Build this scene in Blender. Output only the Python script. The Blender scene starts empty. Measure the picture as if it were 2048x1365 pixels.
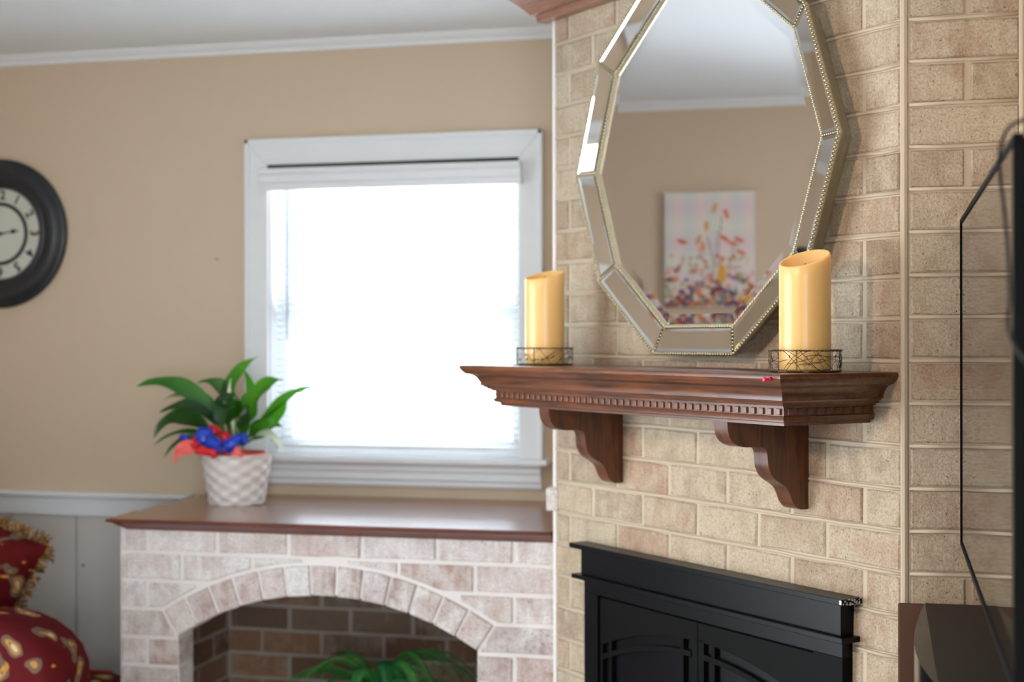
import bpy, bmesh, math, random
from mathutils import Vector, Matrix
random.seed(7)
PI = math.pi
sc = bpy.context.scene
COL = sc.collection

# ------------------------------------------------------------------ camera
F0 = (3000.0 / 2048.0) * 36.0
yaw, pitch, roll = math.radians(14.04), math.radians(0.085), math.radians(-0.10)
cd = bpy.data.cameras.new('camera'); cam = bpy.data.objects.new('camera', cd); COL.objects.link(cam)
cd.sensor_width = 36.0; cd.lens = F0; cd.clip_start = 0.05; cd.clip_end = 100
fw = Vector((-math.sin(yaw) * math.cos(pitch), math.cos(yaw) * math.cos(pitch), -math.sin(pitch)))
rt = Vector((math.cos(yaw), math.sin(yaw), 0)); up = rt.cross(fw)
r2 = rt * math.cos(roll) + up * math.sin(roll); u2 = up * math.cos(roll) - rt * math.sin(roll)
M = Matrix.Identity(4)
for i in range(3):
    M[i][0] = r2[i]; M[i][1] = u2[i]; M[i][2] = -fw[i]
M[0][3], M[1][3], M[2][3] = 0.0, 0.0, 1.45
cam.matrix_world = M
cd.dof.use_dof = True; cd.dof.focus_distance = 2.72; cd.dof.aperture_fstop = 3.0; cd.dof.aperture_blades = 9
sc.camera = cam

# ------------------------------------------------------------------ world, lights, exposure
w = bpy.data.worlds.new('world'); sc.world = w; w.use_nodes = True
bg = w.node_tree.nodes['Background']
bg.inputs[0].default_value = (0.84, 0.93, 1.0, 1); bg.inputs[1].default_value = 8.0
vs = sc.view_settings
vs.view_transform = 'Standard'; vs.look = 'None'; vs.gamma = 1.0; vs.use_curve_mapping = False
vs.exposure = 1.0

def portal(name, loc, rot, sx, sy):
    l = bpy.data.lights.new(name, 'AREA'); l.shape = 'RECTANGLE'; l.size = sx; l.size_y = sy
    l.cycles.is_portal = True
    o = bpy.data.objects.new(name, l); o.location = loc; o.rotation_euler = rot; COL.objects.link(o)
portal('portal_back', (-1.515, 4.69, 1.55), (math.radians(-90), 0, 0), 0.84, 0.95)
portal('portal_left', (-3.30, 2.12, 1.02), (0, math.radians(-90), 0), 1.92, 1.88)
portal('portal_rear', (1.0, -2.19, 1.25), (math.radians(90), 0, 0), 2.2, 1.7)
def lamp(name, loc, e, rad, c):
    l = bpy.data.lights.new(name, 'POINT'); l.energy = e; l.shadow_soft_size = rad; l.color = c
    o = bpy.data.objects.new(name, l); o.location = loc; COL.objects.link(o)
sp = bpy.data.lights.new('track_spot', 'SPOT'); sp.energy = 58; sp.shadow_soft_size = 0.07; sp.color = (1.0, 0.76, 0.60); sp.spot_size = math.radians(50); sp.spot_blend = 0.9
so = bpy.data.objects.new('track_spot', sp); so.location = (-1.60, 0.90, 2.06); so.rotation_euler = (Vector((-0.20, 3.05, 1.45)) - so.location).to_track_quat('-Z', 'Y').to_euler(); COL.objects.link(so)
lamp('ceiling_lamp_light', (0.9, 0.2, 2.15), 9, 0.16, (1.0, 0.80, 0.60))

# ------------------------------------------------------------------ material helpers
def lin(c):
    out = []
    for v in c:
        v = v / 255.0
        out.append(v / 12.92 if v <= 0.04045 else ((v + 0.055) / 1.055) ** 2.4)
    return (out[0], out[1], out[2], 1)
class NT:
    def __init__(s, name):
        s.m = bpy.data.materials.new(name); s.m.use_nodes = True; s.t = s.m.node_tree
        s.b = s.t.nodes['Principled BSDF']; s.out = s.t.nodes['Material Output']
    def n(s, typ, **kw):
        x = s.t.nodes.new(typ)
        for k, v in kw.items():
            if k.startswith('i_'):
                k2 = k[2:]; x.inputs[int(k2) if k2.isdigit() else k2.replace('_', ' ')].default_value = v
            else: setattr(x, k, v)
        return x
    def l(s, a, b): s.t.links.new(a, b)
    def ramp(s, fac, stops):
        r = s.n('ShaderNodeValToRGB'); e = r.color_ramp.elements
        while len(e) < len(stops): e.new(0.5)
        for el, (p, c) in zip(e, stops): el.position = p; el.color = c
        s.l(fac, r.inputs[0]); return r.outputs[0]
    def mix(s, fac, a, b, mode='MIX'):
        x = s.n('ShaderNodeMix', data_type='RGBA', blend_type=mode)
        if isinstance(fac, (int, float)): x.inputs[0].default_value = fac
        else: s.l(fac, x.inputs[0])
        for i, v in ((6, a), (7, b)):
            if isinstance(v, tuple): x.inputs[i].default_value = v
            else: s.l(v, x.inputs[i])
        return x.outputs[2]
    def noise(s, vec, scale, detail=3, rough=0.55, dist=0.0):
        x = s.n('ShaderNodeTexNoise'); x.inputs['Scale'].default_value = scale; x.inputs['Detail'].default_value = detail
        x.inputs['Roughness'].default_value = rough; x.inputs['Distortion'].default_value = dist
        if vec is not None: s.l(vec, x.inputs['Vector'])
        return x.outputs['Fac']
    def obj(s): return s.n('ShaderNodeTexCoord').outputs['Object']
    def mapv(s, vec, scale=(1, 1, 1), rot=(0, 0, 0)):
        x = s.n('ShaderNodeMapping'); x.inputs['Scale'].default_value = scale; x.inputs['Rotation'].default_value = rot
        s.l(vec, x.inputs['Vector']); return x.outputs[0]
    def math(s, op, a, b=0.0):
        x = s.n('ShaderNodeMath', operation=op)
        for i, v in ((0, a), (1, b)):
            if isinstance(v, (int, float)): x.inputs[i].default_value = v
            else: s.l(v, x.inputs[i])
        return x.outputs[0]
    def bump(s, h, strength, dist=0.002, prev=None):
        x = s.n('ShaderNodeBump'); x.inputs['Strength'].default_value = strength; x.inputs['Distance'].default_value = dist
        s.l(h, x.inputs['Height'])
        if prev is not None: s.l(prev, x.inputs['Normal'])
        s.l(x.outputs[0], s.b.inputs['Normal']); return x.outputs[0]
    def base(s, c):
        if isinstance(c, tuple): s.b.inputs['Base Color'].default_value = c
        else: s.l(c, s.b.inputs['Base Color'])
    def set(s, **kw):
        for k, v in kw.items(): s.b.inputs[k.replace('_', ' ')].default_value = v
        return s
W1, B0 = (1, 1, 1, 1), (0, 0, 0, 1)
def plain(name, c, rough=0.5, metal=0.0, **kw):
    x = NT(name); x.base(lin(c)); x.set(Roughness=rough, Metallic=metal, **kw); return x.m

def brick_mat(name, tones, wash, wash_lo, wash_hi, bump=0.55):
    x = NT(name)
    rnd = x.n('ShaderNodeObjectInfo').outputs['Random']
    off = x.n('ShaderNodeCombineXYZ'); x.l(x.math('MULTIPLY', rnd, 37.0), off.inputs[0]); x.l(x.math('MULTIPLY', rnd, 91.0), off.inputs[2])
    add = x.n('ShaderNodeVectorMath', operation='ADD'); x.l(x.obj(), add.inputs[0]); x.l(off.outputs[0], add.inputs[1])
    v = add.outputs[0]
    k = len(tones)
    tone = x.ramp(rnd, [((i + 0.5) / k, lin(t)) for i, t in enumerate(tones)])
    n1 = x.noise(v, 9, 3, 0.6)
    c = x.mix(x.math('MULTIPLY', n1, 0.5), tone, lin(tones[(k // 2)]))
    streak = x.noise(x.mapv(v, (60, 60, 9)), 1.0, 3, 0.6)
    blot = x.noise(v, 16, 4, 0.65, 0.6)
    r2_ = x.math('FRACT', x.math('MULTIPLY', rnd, 17.3))
    m = x.math('ADD', x.math('MULTIPLY', streak, 0.35), x.math('MULTIPLY', blot, 0.75))
    m = x.math('ADD', m, x.math('MULTIPLY', r2_, 0.22))
    fac = x.ramp(m, [(wash_lo, B0), (wash_hi, W1)])
    c = x.mix(fac, c, lin(wash))
    fine = x.noise(v, 190, 3, 0.75)
    pits = x.ramp(x.noise(v, 120, 2, 0.6), [(0.66, B0), (0.72, W1)])
    g = x.ramp(fine, [(0.36, (0.74, 0.73, 0.71, 1)), (0.60, (1.08, 1.08, 1.08, 1))])
    c = x.mix(1.0, c, g, 'MULTIPLY')
    c = x.mix(x.math('MULTIPLY', pits, 0.55), c, lin((92, 78, 64)))
    x.base(c); x.set(Roughness=0.92); x.b.inputs['Specular IOR Level'].default_value = 0.2
    h = x.math('SUBTRACT', fine, x.math('MULTIPLY', pits, 0.9))
    b1 = x.bump(x.noise(v, 45, 4, 0.6), bump * 0.6, 0.004)
    x.bump(h, bump, 0.0022, b1)
    return x.m
M_BR_CH = brick_mat('painted_brick_tan', [(138, 122, 103), (150, 132, 111), (124, 113, 98), (154, 124, 104), (138, 128, 102), (148, 114, 95), (144, 129, 106)], (172, 157, 136), 0.46, 0.78, 0.9)
M_BR_LE = brick_mat('painted_brick_rose', [(172, 148, 142), (190, 172, 168), (158, 144, 144), (178, 146, 132), (194, 178, 172), (162, 140, 134)], (216, 209, 206), 0.46, 0.80, 0.75)
M_BR_NI = brick_mat('bare_brick_brown', [(128, 98, 80), (156, 120, 94), (112, 92, 80), (164, 122, 92), (136, 116, 100)], (176, 158, 142), 0.66, 1.0)
def mortar_mat(name, c1, c2):
    x = NT(name); v = x.obj()
    c = x.mix(x.noise(v, 14, 4), lin(c1), lin(c2)); x.base(c); x.set(Roughness=0.9)
    b1 = x.bump(x.noise(v, 30, 3), 0.4, 0.004); x.bump(x.noise(v, 220, 3, 0.7), 0.45, 0.0016, b1)
    return x.m
M_MO_CH = mortar_mat('mortar_cream', (168, 152, 131), (178, 163, 142))
M_MO_LE = mortar_mat('mortar_pale', (206, 196, 190), (220, 212, 208))
M_MO_NI = mortar_mat('mortar_grey', (158, 144, 134), (176, 164, 152))

def wood_mat(name, dark, light, rough, axis_scale, coat=0.4, worn=None, wavy=0.0):
    x = NT(name); v = x.obj()
    g = x.noise(x.mapv(v, axis_scale), 1.0, 5, 0.65, 1.2)
    g2 = x.noise(v, 7, 3, 0.5)
    f = x.math('ADD', x.math('MULTIPLY', g, 0.8), x.math('MULTIPLY', g2, 0.3))
    c = x.ramp(f, [(0.36, lin(dark)), (0.72, lin(light))])
    if worn:
        wn = x.ramp(x.noise(x.mapv(v, (3, 14, 10)), 1.0, 6, 0.7, 0.8), [(0.62, B0), (0.68, W1)])
        c = x.mix(x.math('MULTIPLY', wn, 0.35), c, lin(worn))
    x.base(c); x.set(Roughness=rough, Coat_Weight=coat, Coat_Roughness=0.22)
    x.bump(g, 0.08, 0.001, x.bump(x.noise(v, 9, 3), wavy, 0.006) if wavy else None)
    return x.m
M_WOOD = wood_mat('mantel_walnut', (36, 18, 8), (112, 60, 26), 0.36, (6, 70, 90), 0.25)
M_WOODV = wood_mat('corbel_walnut', (36, 17, 8), (100, 50, 20), 0.38, (70, 70, 7), 0.2)
M_SLAB = wood_mat('slab_wood', (104, 54, 30), (150, 92, 60), 0.26, (5, 60, 60), 0.8, (190, 176, 168), 0.45)
M_SLABE = wood_mat('slab_edge_wood', (70, 26, 14), (112, 50, 32), 0.4, (5, 60, 60), 0.2)
M_CORN = wood_mat('cornice_wood', (104, 62, 46), (150, 104, 82), 0.4, (6, 70, 70), 0.3)

x = NT('wall_paint'); v = x.obj(); x.base(x.mix(x.noise(v, 1.5, 3), lin((205, 184, 158)), lin((210, 189, 163)))); x.set(Roughness=0.75)
x.bump(x.noise(v, 160, 2), 0.12, 0.001); M_WALL = x.m
x = NT('ceiling_paint'); v = x.obj(); x.base(lin((238, 242, 246))); x.set(Roughness=0.95)
x.bump(x.noise(v, 90, 4, 0.7), 0.5, 0.004); M_CEIL = x.m
x = NT('trim_paint'); v = x.obj(); x.base(x.mix(x.noise(x.mapv(v, (3, 30, 30)), 1.0, 3), lin((226, 228, 230)), lin((234, 235, 236)))); x.set(Roughness=0.38); M_TRIM = x.m
x = NT('wainscot_paint'); v = x.obj(); x.base(x.mix(x.noise(v, 4, 4), lin((198, 192, 186)), lin((210, 204, 198)))); x.set(Roughness=0.5); M_WAIN = x.m
M_GAP = plain('dark_gap', (60, 52, 44), 0.9)
M_SLAT = plain('blind_slat_white', (236, 240, 244), 0.45)
x = NT('slat'); x.base(lin((236, 240, 244))); x.set(Roughness=0.5, Transmission_Weight=0.0)
tr = x.n('ShaderNodeBsdfTranslucent'); tr.inputs[0].default_value = lin((236, 240, 246)); ms = x.n('ShaderNodeMixShader'); ms.inputs[0].default_value = 0.14
x.l(x.b.outputs[0], ms.inputs[1]); x.l(tr.outputs[0], ms.inputs[2]); x.l(ms.outputs[0], x.out.inputs[0]); M_SLAT = x.m
x = NT('window_glass'); tb = x.n('ShaderNodeBsdfTransparent'); gb = x.n('ShaderNodeBsdfGlossy'); gb.inputs['Roughness'].default_value = 0.02
fr = x.n('ShaderNodeFresnel'); fr.inputs[0].default_value = 1.45; ms = x.n('ShaderNodeMixShader')
x.l(fr.outputs[0], ms.inputs[0]); x.l(tb.outputs[0], ms.inputs[1]); x.l(gb.outputs[0], ms.inputs[2]); x.l(ms.outputs[0], x.out.inputs[0]); M_GLASS = x.m
M_MIRROR = plain('mirror_glass', (240, 240, 242), 0.015, 1.0)
x = NT('aged_silver_gilt'); v = x.obj(); x.base(x.mix(x.noise(v, 60, 4), lin((158, 147, 120)), lin((188, 178, 150)))); x.set(Roughness=0.42, Metallic=0.6); M_GILT = x.m
x = NT('bead_metal'); x.base(lin((172, 164, 134))); x.set(Roughness=0.28, Metallic=0.95); M_BEAD = x.m
M_BLACK = plain('black_metal', (4, 4, 6), 0.32, 0.0, Specular_IOR_Level=0.16)
M_BLACKM = plain('black_matt_metal', (6, 5, 4), 0.5, 0.0, Specular_IOR_Level=0.07)
M_VOID = plain('firebox_glass', (4, 4, 6), 0.25, Specular_IOR_Level=0.3)
M_CHIP = plain('chipped_metal', (170, 166, 158), 0.5, 0.5)
x = NT('candle_wax'); x.base(lin((216, 174, 108))); x.set(Roughness=0.34, Subsurface_Weight=0.45, Subsurface_Scale=0.02)
x.b.inputs['Subsurface Radius'].default_value = (1.0, 0.55, 0.25); M_WAX = x.m
M_WICK = plain('wick', (70, 60, 46), 0.8)
M_WIRE = plain('antique_wire', (92, 80, 62), 0.42, 0.8)
M_PLATE = plain('holder_plate', (96, 92, 82), 0.2, 0.8)
M_PINK = plain('pink_plastic', (214, 24, 74), 0.2)
x = NT('clock_frame_paint'); v = x.obj(); x.base(x.mix(x.noise(v, 30, 5, 0.7), lin((18, 19, 23)), lin((52, 54, 60)))); x.set(Roughness=0.42); M_CLK = x.m
x = NT('clock_dial_paper'); v = x.obj(); x.base(x.mix(x.noise(v, 9, 4), lin((196, 194, 182)), lin((216, 214, 202)))); x.set(Roughness=0.5); M_DIAL = x.m
M_INK = plain('clock_ink', (30, 34, 42), 0.6)
M_TINT = plain('dial_tint', (198, 182, 162), 0.6)
M_BASK = plain('white_basket', (228, 222, 218), 0.5)
x = NT('leaf_green'); v = x.obj(); rnd = x.n('ShaderNodeObjectInfo').outputs['Random']
c = x.ramp(rnd, [(0.0, lin((14, 34, 13))), (0.62, lin((22, 54, 18))), (0.9, lin((44, 108, 28)))])
x.base(x.mix(x.math('MULTIPLY', x.noise(v, 30, 2), 0.4), c, lin((22, 60, 22)))); x.set(Roughness=0.3)
tr = x.n('ShaderNodeBsdfTranslucent'); tr.inputs[0].default_value = lin((90, 170, 30)); ms = x.n('ShaderNodeMixShader'); ms.inputs[0].default_value = 0.28
x.l(x.b.outputs[0], ms.inputs[1]); x.l(tr.outputs[0], ms.inputs[2]); x.l(ms.outputs[0], x.out.inputs[0]); M_LEAF = x.m
M_SPATHE = plain('spathe_white', (226, 234, 214), 0.4)
x = NT('fern_green'); rnd = x.n('ShaderNodeObjectInfo').outputs['Random']; x.base(x.ramp(rnd, [(0.0, lin((24, 92, 46))), (1.0, lin((80, 160, 66)))])); x.set(Roughness=0.5); M_FERN = x.m
M_TERRA = plain('planter_brown', (84, 62, 48), 0.8)
M_BLUE = plain('ribbon_blue', (22, 62, 190), 0.3); M_RED = plain('ribbon_red', (216, 18, 34), 0.35)
M_CORAL = plain('ribbon_coral', (232, 96, 84), 0.4); M_PURP = plain('ribbon_purple', (70, 40, 130), 0.35)
M_TVB = plain('tv_bezel', (5, 5, 6), 0.6, Specular_IOR_Level=0.1); M_TVS = NT('tv_screen'); M_TVS.base(lin((10, 10, 12))); M_TVS.set(Roughness=0.04, IOR=1.52); M_TVS = M_TVS.m
M_PIANO = plain('piano_black', (5, 5, 7), 0.14, 0.0, Specular_IOR_Level=0.22)
M_CTOP = plain('console_top_panel', (48, 41, 36), 0.6, Specular_IOR_Level=0.2)
M_BROWN = plain('brown_panel', (84, 58, 44), 0.7, Specular_IOR_Level=0.2)
M_CABLE = plain('black_cable', (8, 8, 9), 0.5, Specular_IOR_Level=0.15)
x = NT('floor_pale'); v = x.obj(); x.base(x.ramp(x.noise(x.mapv(v, (2, 22, 1)), 1.0, 4), [(0.3, lin((206, 202, 196))), (0.7, lin((220, 216, 210)))])); x.set(Roughness=0.8); M_FLOOR = x.m
M_RUG = plain('black_fabric', (20, 18, 20), 0.8); M_TRIMRED = plain('red_fabric', (170, 20, 30), 0.8)
# floral upholstery
x = NT('floral_fabric'); v = x.obj()
wn = x.n('ShaderNodeTexNoise'); wn.inputs['Scale'].default_value = 9; wn.inputs['Detail'].default_value = 2; x.l(v, wn.inputs['Vector'])
sub = x.n('ShaderNodeVectorMath', operation='SUBTRACT'); x.l(wn.outputs['Color'], sub.inputs[0]); sub.inputs[1].default_value = (0.5, 0.5, 0.5)
scl = x.n('ShaderNodeVectorMath', operation='SCALE'); x.l(sub.outputs[0], scl.inputs[0]); scl.inputs['Scale'].default_value = 0.14
ad = x.n('ShaderNodeVectorMath', operation='ADD'); x.l(v, ad.inputs[0]); x.l(scl.outputs[0], ad.inputs[1])
vo = x.n('ShaderNodeTexVoronoi'); vo.inputs['Scale'].default_value = 11.0; x.l(ad.outputs[0], vo.inputs['Vector'])
d = vo.outputs['Distance']
c = x.mix(x.noise(v, 5, 3), lin((62, 8, 12)), lin((98, 16, 18)))
ringm = x.ramp(d, [(0.22, B0), (0.25, W1), (0.33, W1), (0.36, B0)])
core = x.ramp(d, [(0.12, W1), (0.17, B0)])
mid = x.ramp(d, [(0.16, B0), (0.19, W1), (0.22, W1), (0.25, B0)])
sel = x.ramp(x.noise(v, 6, 2), [(0.30, B0), (0.38, W1)])
c = x.mix(x.math('MULTIPLY', ringm, sel), c, lin((104, 84, 68)))
c = x.mix(x.math('MULTIPLY', mid, sel), c, lin((178, 130, 66)))
c = x.mix(x.math('MULTIPLY', core, sel), c, lin((196, 172, 130)))
wv = x.n('ShaderNodeTexVoronoi'); wv.inputs['Scale'].default_value = 21; x.l(ad.outputs[0], wv.inputs['Vector'])
small = x.ramp(wv.outputs['Distance'], [(0.16, W1), (0.22, B0)])
sel2 = x.ramp(x.noise(v, 11, 2), [(0.44, B0), (0.48, W1)])
c = x.mix(x.math('MULTIPLY', small, sel2), c, lin((172, 120, 52)))
x.base(c); x.set(Roughness=0.85); x.b.inputs['Specular IOR Level'].default_value = 0.15
x.bump(x.noise(v, 400, 2), 0.3, 0.001); M_FLORAL = x.m
x = NT('gold_fringe'); rn = x.noise(x.obj(), 60, 2); x.base(x.ramp(rn, [(0.35, lin((58, 34, 12))), (0.65, lin((160, 112, 48)))])); x.set(Roughness=0.6); M_GOLD = x.m

# ------------------------------------------------------------------ mesh helpers
def mesh(name, vs_, fs, mat, smooth=False, mats=None, fmat=None):
    me = bpy.data.meshes.new(name); me.from_pydata([tuple(p) for p in vs_], [], fs)
    for m_ in (mats or [mat]): me.materials.append(m_)
    if fmat: me.polygons.foreach_set('material_index', fmat)
    if smooth: me.polygons.foreach_set('use_smooth', [True] * len(me.polygons))
    bm = bmesh.new(); bm.from_mesh(me); bmesh.ops.recalc_face_normals(bm, faces=bm.faces); bm.to_mesh(me); bm.free()
    me.update(); return me
def ob(name, me, parent=None, loc=None, rot=None):
    o = bpy.data.objects.new(name, me); COL.objects.link(o)
    if parent is not None: o.parent = parent
    if loc is not None: o.location = loc
    if rot is not None: o.rotation_euler = rot
    return o
def tag(o, label, cat, group=None):
    o['label'] = label; o['category'] = cat
    if group: o['group'] = group
    return o
def struct(o): o['kind'] = 'structure'; return o
def stuff(o): o['kind'] = 'stuff'; return o
def empty(name, loc=(0, 0, 0), rz=0.0):
    o = bpy.data.objects.new(name, None); COL.objects.link(o); o.location = loc; o.rotation_euler = (0, 0, rz); o.empty_display_size = 0.05; return o
class MB:
    def __init__(s): s.v = []; s.f = []; s.mi = []
    def add(s, vs_, fs, mi=0):
        k = len(s.v); s.v += [tuple(p) for p in vs_]; s.f += [tuple(i + k for i in f) for f in fs]; s.mi += [mi] * len(fs); return s
    def box(s, a, b, mi=0, ch=0.0):
        x0, y0, z0 = a; x1, y1, z1 = b
        if ch <= 0:
            return s.add([(x0, y0, z0), (x1, y0, z0), (x1, y1, z0), (x0, y1, z0), (x0, y0, z1), (x1, y0, z1), (x1, y1, z1), (x0, y1, z1)],
                  [(0, 3, 2, 1), (4, 5, 6, 7), (0, 1, 5, 4), (1, 2, 6, 5), (2, 3, 7, 6), (3, 0, 4, 7)], mi)
        bm = bmesh.new(); bmesh.ops.create_cube(bm, size=1.0)
        for v_ in bm.verts: v_.co = Vector((x0 + (v_.co.x + .5) * (x1 - x0), y0 + (v_.co.y + .5) * (y1 - y0), z0 + (v_.co.z + .5) * (z1 - z0)))
        bmesh.ops.bevel(bm, geom=bm.edges[:], offset=ch, segments=2, affect='EDGES', profile=0.6)
        bm.verts.index_update(); s.add([v_.co[:] for v_ in bm.verts], [[v_.index for v_ in f.verts] for f in bm.faces], mi); bm.free(); return s
    def tube(s, pts, r, n=6, closed=False, mi=0, rads=None):
        pts = [Vector(p) for p in pts]; N = len(pts); rings = []
        prev = None
        for i in range(N):
            if closed: t = pts[(i + 1) % N] - pts[i - 1]
            else: t = pts[min(i + 1, N - 1)] - pts[max(i - 1, 0)]
            t.normalize()
            if prev is None:
                a = Vector((0, 0, 1)) if abs(t.z) < 0.9 else Vector((1, 0, 0)); u = t.cross(a).normalized()
            else: u = (prev - t * prev.dot(t)).normalized()
            prev = u; w_ = t.cross(u); rr = rads[i] if rads else r
            rings.append([pts[i] + u * rr * math.cos(2 * PI * k / n) + w_ * rr * math.sin(2 * PI * k / n) for k in range(n)])
        vs_ = [p for rg in rings for p in rg]; fs = []
        for i in range(N if closed else N - 1):
            j = (i + 1) % N
            for k in range(n):
                k2 = (k + 1) % n; fs.append((i * n + k, i * n + k2, j * n + k2, j * n + k))
        if not closed: fs.append(tuple(range(n))[::-1]); fs.append(tuple((N - 1) * n + k for k in range(n)))
        return s.add(vs_, fs, mi)
    def lathe(s, prof, n=48, c=(0, 0, 0), axis='z', mi=0, cap=True):
        vs_ = []; fs = []
        for (r, h) in prof:
            for k in range(n):
                a = 2 * PI * k / n
                if axis == 'z': vs_.append((c[0] + r * math.cos(a), c[1] + r * math.sin(a), c[2] + h))
                else: vs_.append((c[0] + r * math.cos(a), c[1] + h, c[2] + r * math.sin(a)))
        m_ = len(prof)
        for i in range(m_ - 1):
            for k in range(n):
                k2 = (k + 1) % n; fs.append((i * n + k, i * n + k2, (i + 1) * n + k2, (i + 1) * n + k))
        if cap:
            if prof[0][0] > 1e-5: fs.append(tuple(range(n))[::-1])
            if prof[-1][0] > 1e-5: fs.append(tuple((m_ - 1) * n + k for k in range(n)))
        return s.add(vs_, fs, mi)
    def prism(s, poly, h0, h1, axis='y', mi=0, ch=0.0):
        # poly of 2D points; axis = extrusion axis
        def P3(p, h):
            return {'y': (p[0], h, p[1]), 'x': (h, p[0], p[1]), 'z': (p[0], p[1], h)}[axis]
        n = len(poly); rings = [(0.0, h0), (0.0, h1)]
        if ch > 0: rings = [(ch, h0), (0.0, h0 + ch * (1 if h1 > h0 else -1)), (0.0, h1)]
        vs_ = []
        for ins, h in rings:
            q = inset(poly, ins) if ins else poly
            vs_ += [P3(p, h) for p in q]
        fs = [tuple(range(n))[::-1], tuple((len(rings) - 1) * n + k for k in range(n))]
        for i in range(len(rings) - 1):
            for k in range(n):
                k2 = (k + 1) % n; fs.append((i * n + k, i * n + k2, (i + 1) * n + k2, (i + 1) * n + k))
        return s.add(vs_, fs, mi)
    def build(s, name, mat, parent=None, smooth=False, loc=None, rot=None, mats=None):
        me = mesh(name, s.v, s.f, mat, smooth, mats, s.mi if mats else None)
        return ob(name, me, parent, loc, rot)
def inset(poly, d):
    n = len(poly); A = sum(poly[i][0] * poly[(i + 1) % n][1] - poly[(i + 1) % n][0] * poly[i][1] for i in range(n)); sg = 1 if A > 0 else -1
    out = []
    for i in range(n):
        p0, p1, p2 = Vector(poly[i - 1]), Vector(poly[i]), Vector(poly[(i + 1) % n])
        e1 = (p1 - p0); e2 = (p2 - p1)
        if e1.length < 1e-6 or e2.length < 1e-6: out.append(tuple(p1)); continue
        e1.normalize(); e2.normalize()
        n1 = Vector((-e1.y, e1.x)) * sg; n2 = Vector((-e2.y, e2.x)) * sg; b = n1 + n2
        if b.length < 1e-4: b = n1
        b.normalize(); out.append(tuple(p1 + b * (d / max(0.5, b.dot(n1)))))
    return out
def autosmooth(o, ang=35):
    me = o.data; me.polygons.foreach_set('use_smooth', [True] * len(me.polygons))
    me.set_sharp_from_angle(angle=math.radians(ang)); return o
def bevelmod(o, wd, seg=2):
    m_ = o.modifiers.new('bevel', 'BEVEL'); m_.width = wd; m_.segments = seg; m_.limit_method = 'ANGLE'; m_.angle_limit = math.radians(40); return o
def frame_wall(mb, u0, u1, z0, z1, holes, place, mi=0):
    us = sorted({u0, u1} | {h[0] for h in holes} | {h[1] for h in holes}); zs = sorted({z0, z1} | {h[2] for h in holes} | {h[3] for h in holes})
    for i in range(len(us) - 1):
        for j in range(len(zs) - 1):
            cu, cz = (us[i] + us[i + 1]) / 2, (zs[j] + zs[j + 1]) / 2
            if any(h[0] < cu < h[1] and h[2] < cz < h[3] for h in holes): continue
            a, b = place(us[i], us[i + 1], zs[j], zs[j + 1]); mb.box(a, b, mi)

def cat(pts, m_=8):
    out = []; P_ = [Vector(p) for p in pts]
    for i in range(len(P_) - 1):
        a, b, c, d_ = P_[max(i - 1, 0)], P_[i], P_[i + 1], P_[min(i + 2, len(P_) - 1)]
        for k in range(m_): t = k / m_; out.append(.5 * ((2 * b) + (c - a) * t + (2 * a - 5 * b + 4 * c - d_) * t * t + (3 * b - a - 3 * c + d_) * t ** 3))
    out.append(P_[-1]); return out
# brick meshes, shared
_bc = {}
def brick_mesh(L, H, mat, dep=0.03):
    key = (round(L, 3), round(H, 3), mat.name)
    if key not in _bc:
        out = []
        for k in range(4):
            j = lambda a: random.uniform(-a, a); c = 0.0035
            n = max(1, int(round(L / 0.07)))
            xs = [L * i / n for i in range(n + 1)]
            outl = [(x_ + (j(.0015) if 0 < i < n else 0), j(.0016)) for i, x_ in enumerate(xs)] + [(x_, H + j(.0016)) for i, x_ in enumerate(xs[::-1])]
            outl = [(a + j(.001), b) for a, b in outl]
            mb = MB(); ins = inset(outl, c)
            m_ = len(outl)
            vs_ = [(a, dep, b) for a, b in outl] + [(a, c * 0.8, b) for a, b in outl] + [(a, j(.0009), b) for a, b in ins]
            fs = []
            for r_ in range(2):
                for q in range(m_):
                    q2 = (q + 1) % m_; fs.append((r_ * m_ + q, r_ * m_ + q2, (r_ + 1) * m_ + q2, (r_ + 1) * m_ + q))
            for q in range(n): fs.append((2 * m_ + q, 2 * m_ + q + 1, 2 * m_ + m_ - 2 - q, 2 * m_ + m_ - 1 - q))
            mb.add(vs_, fs); out.append(mesh('brick', mb.v, mb.f, mat))
        _bc[key] = out
    return random.choice(_bc[key])
def brick(parent, x0, x1, z0, z1, mat, y=0.0, rot=None, base=(0, 0, 0)):
    o = ob('brick', brick_mesh(x1 - x0, z1 - z0, mat), parent)
    o.location = (base[0] + x0, base[1] + y + random.uniform(-.0012, .0012), z0)
    return o
J = 0.0055  # half joint

# ------------------------------------------------------------------ room shell
CEIL = 2.405; YW = 4.5; XL = -3.15; XR = 0.245
mb = MB(); frame_wall(mb, -3.35, -0.5, 0, CEIL, [(-1.935, -1.095, 1.078, 2.018), (-2.19, -0.86, 0, 0.905)], lambda a, b, c, d_: ((a, YW, c), (b, YW + 0.2, d_)))
mb.box((-0.5, YW, 0), (0.6, YW + .2, CEIL))
struct(mb.build('wall_back', M_WALL))
mb = MB(); frame_wall(mb, -2.2, YW, 0, CEIL, [(1.18, 3.06, 0.06, 2.0)], lambda a, b, c, d_: ((XL - .15, a, c), (XL, b, d_)))
struct(mb.build('wall_left', M_WALL))
struct(MB().box((XR, 1.15, 0), (XR + .12, 3.3, CEIL)).build('wall_right', M_WALL))
struct(MB().box((XR + .12, 1.15, 0), (2.8, 1.27, CEIL)).build('wall_recess', M_WALL))
struct(MB().box((2.8, -2.2, 0), (2.95, 1.27, CEIL)).build('wall_far_right', M_WALL))
mb = MB(); frame_wall(mb, XL - .15, 2.95, 0, CEIL, [(-0.1, 2.1, 0.4, 2.1)], lambda a, b, c, d_: ((a, -2.35, c), (b, -2.2, d_)))
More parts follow.
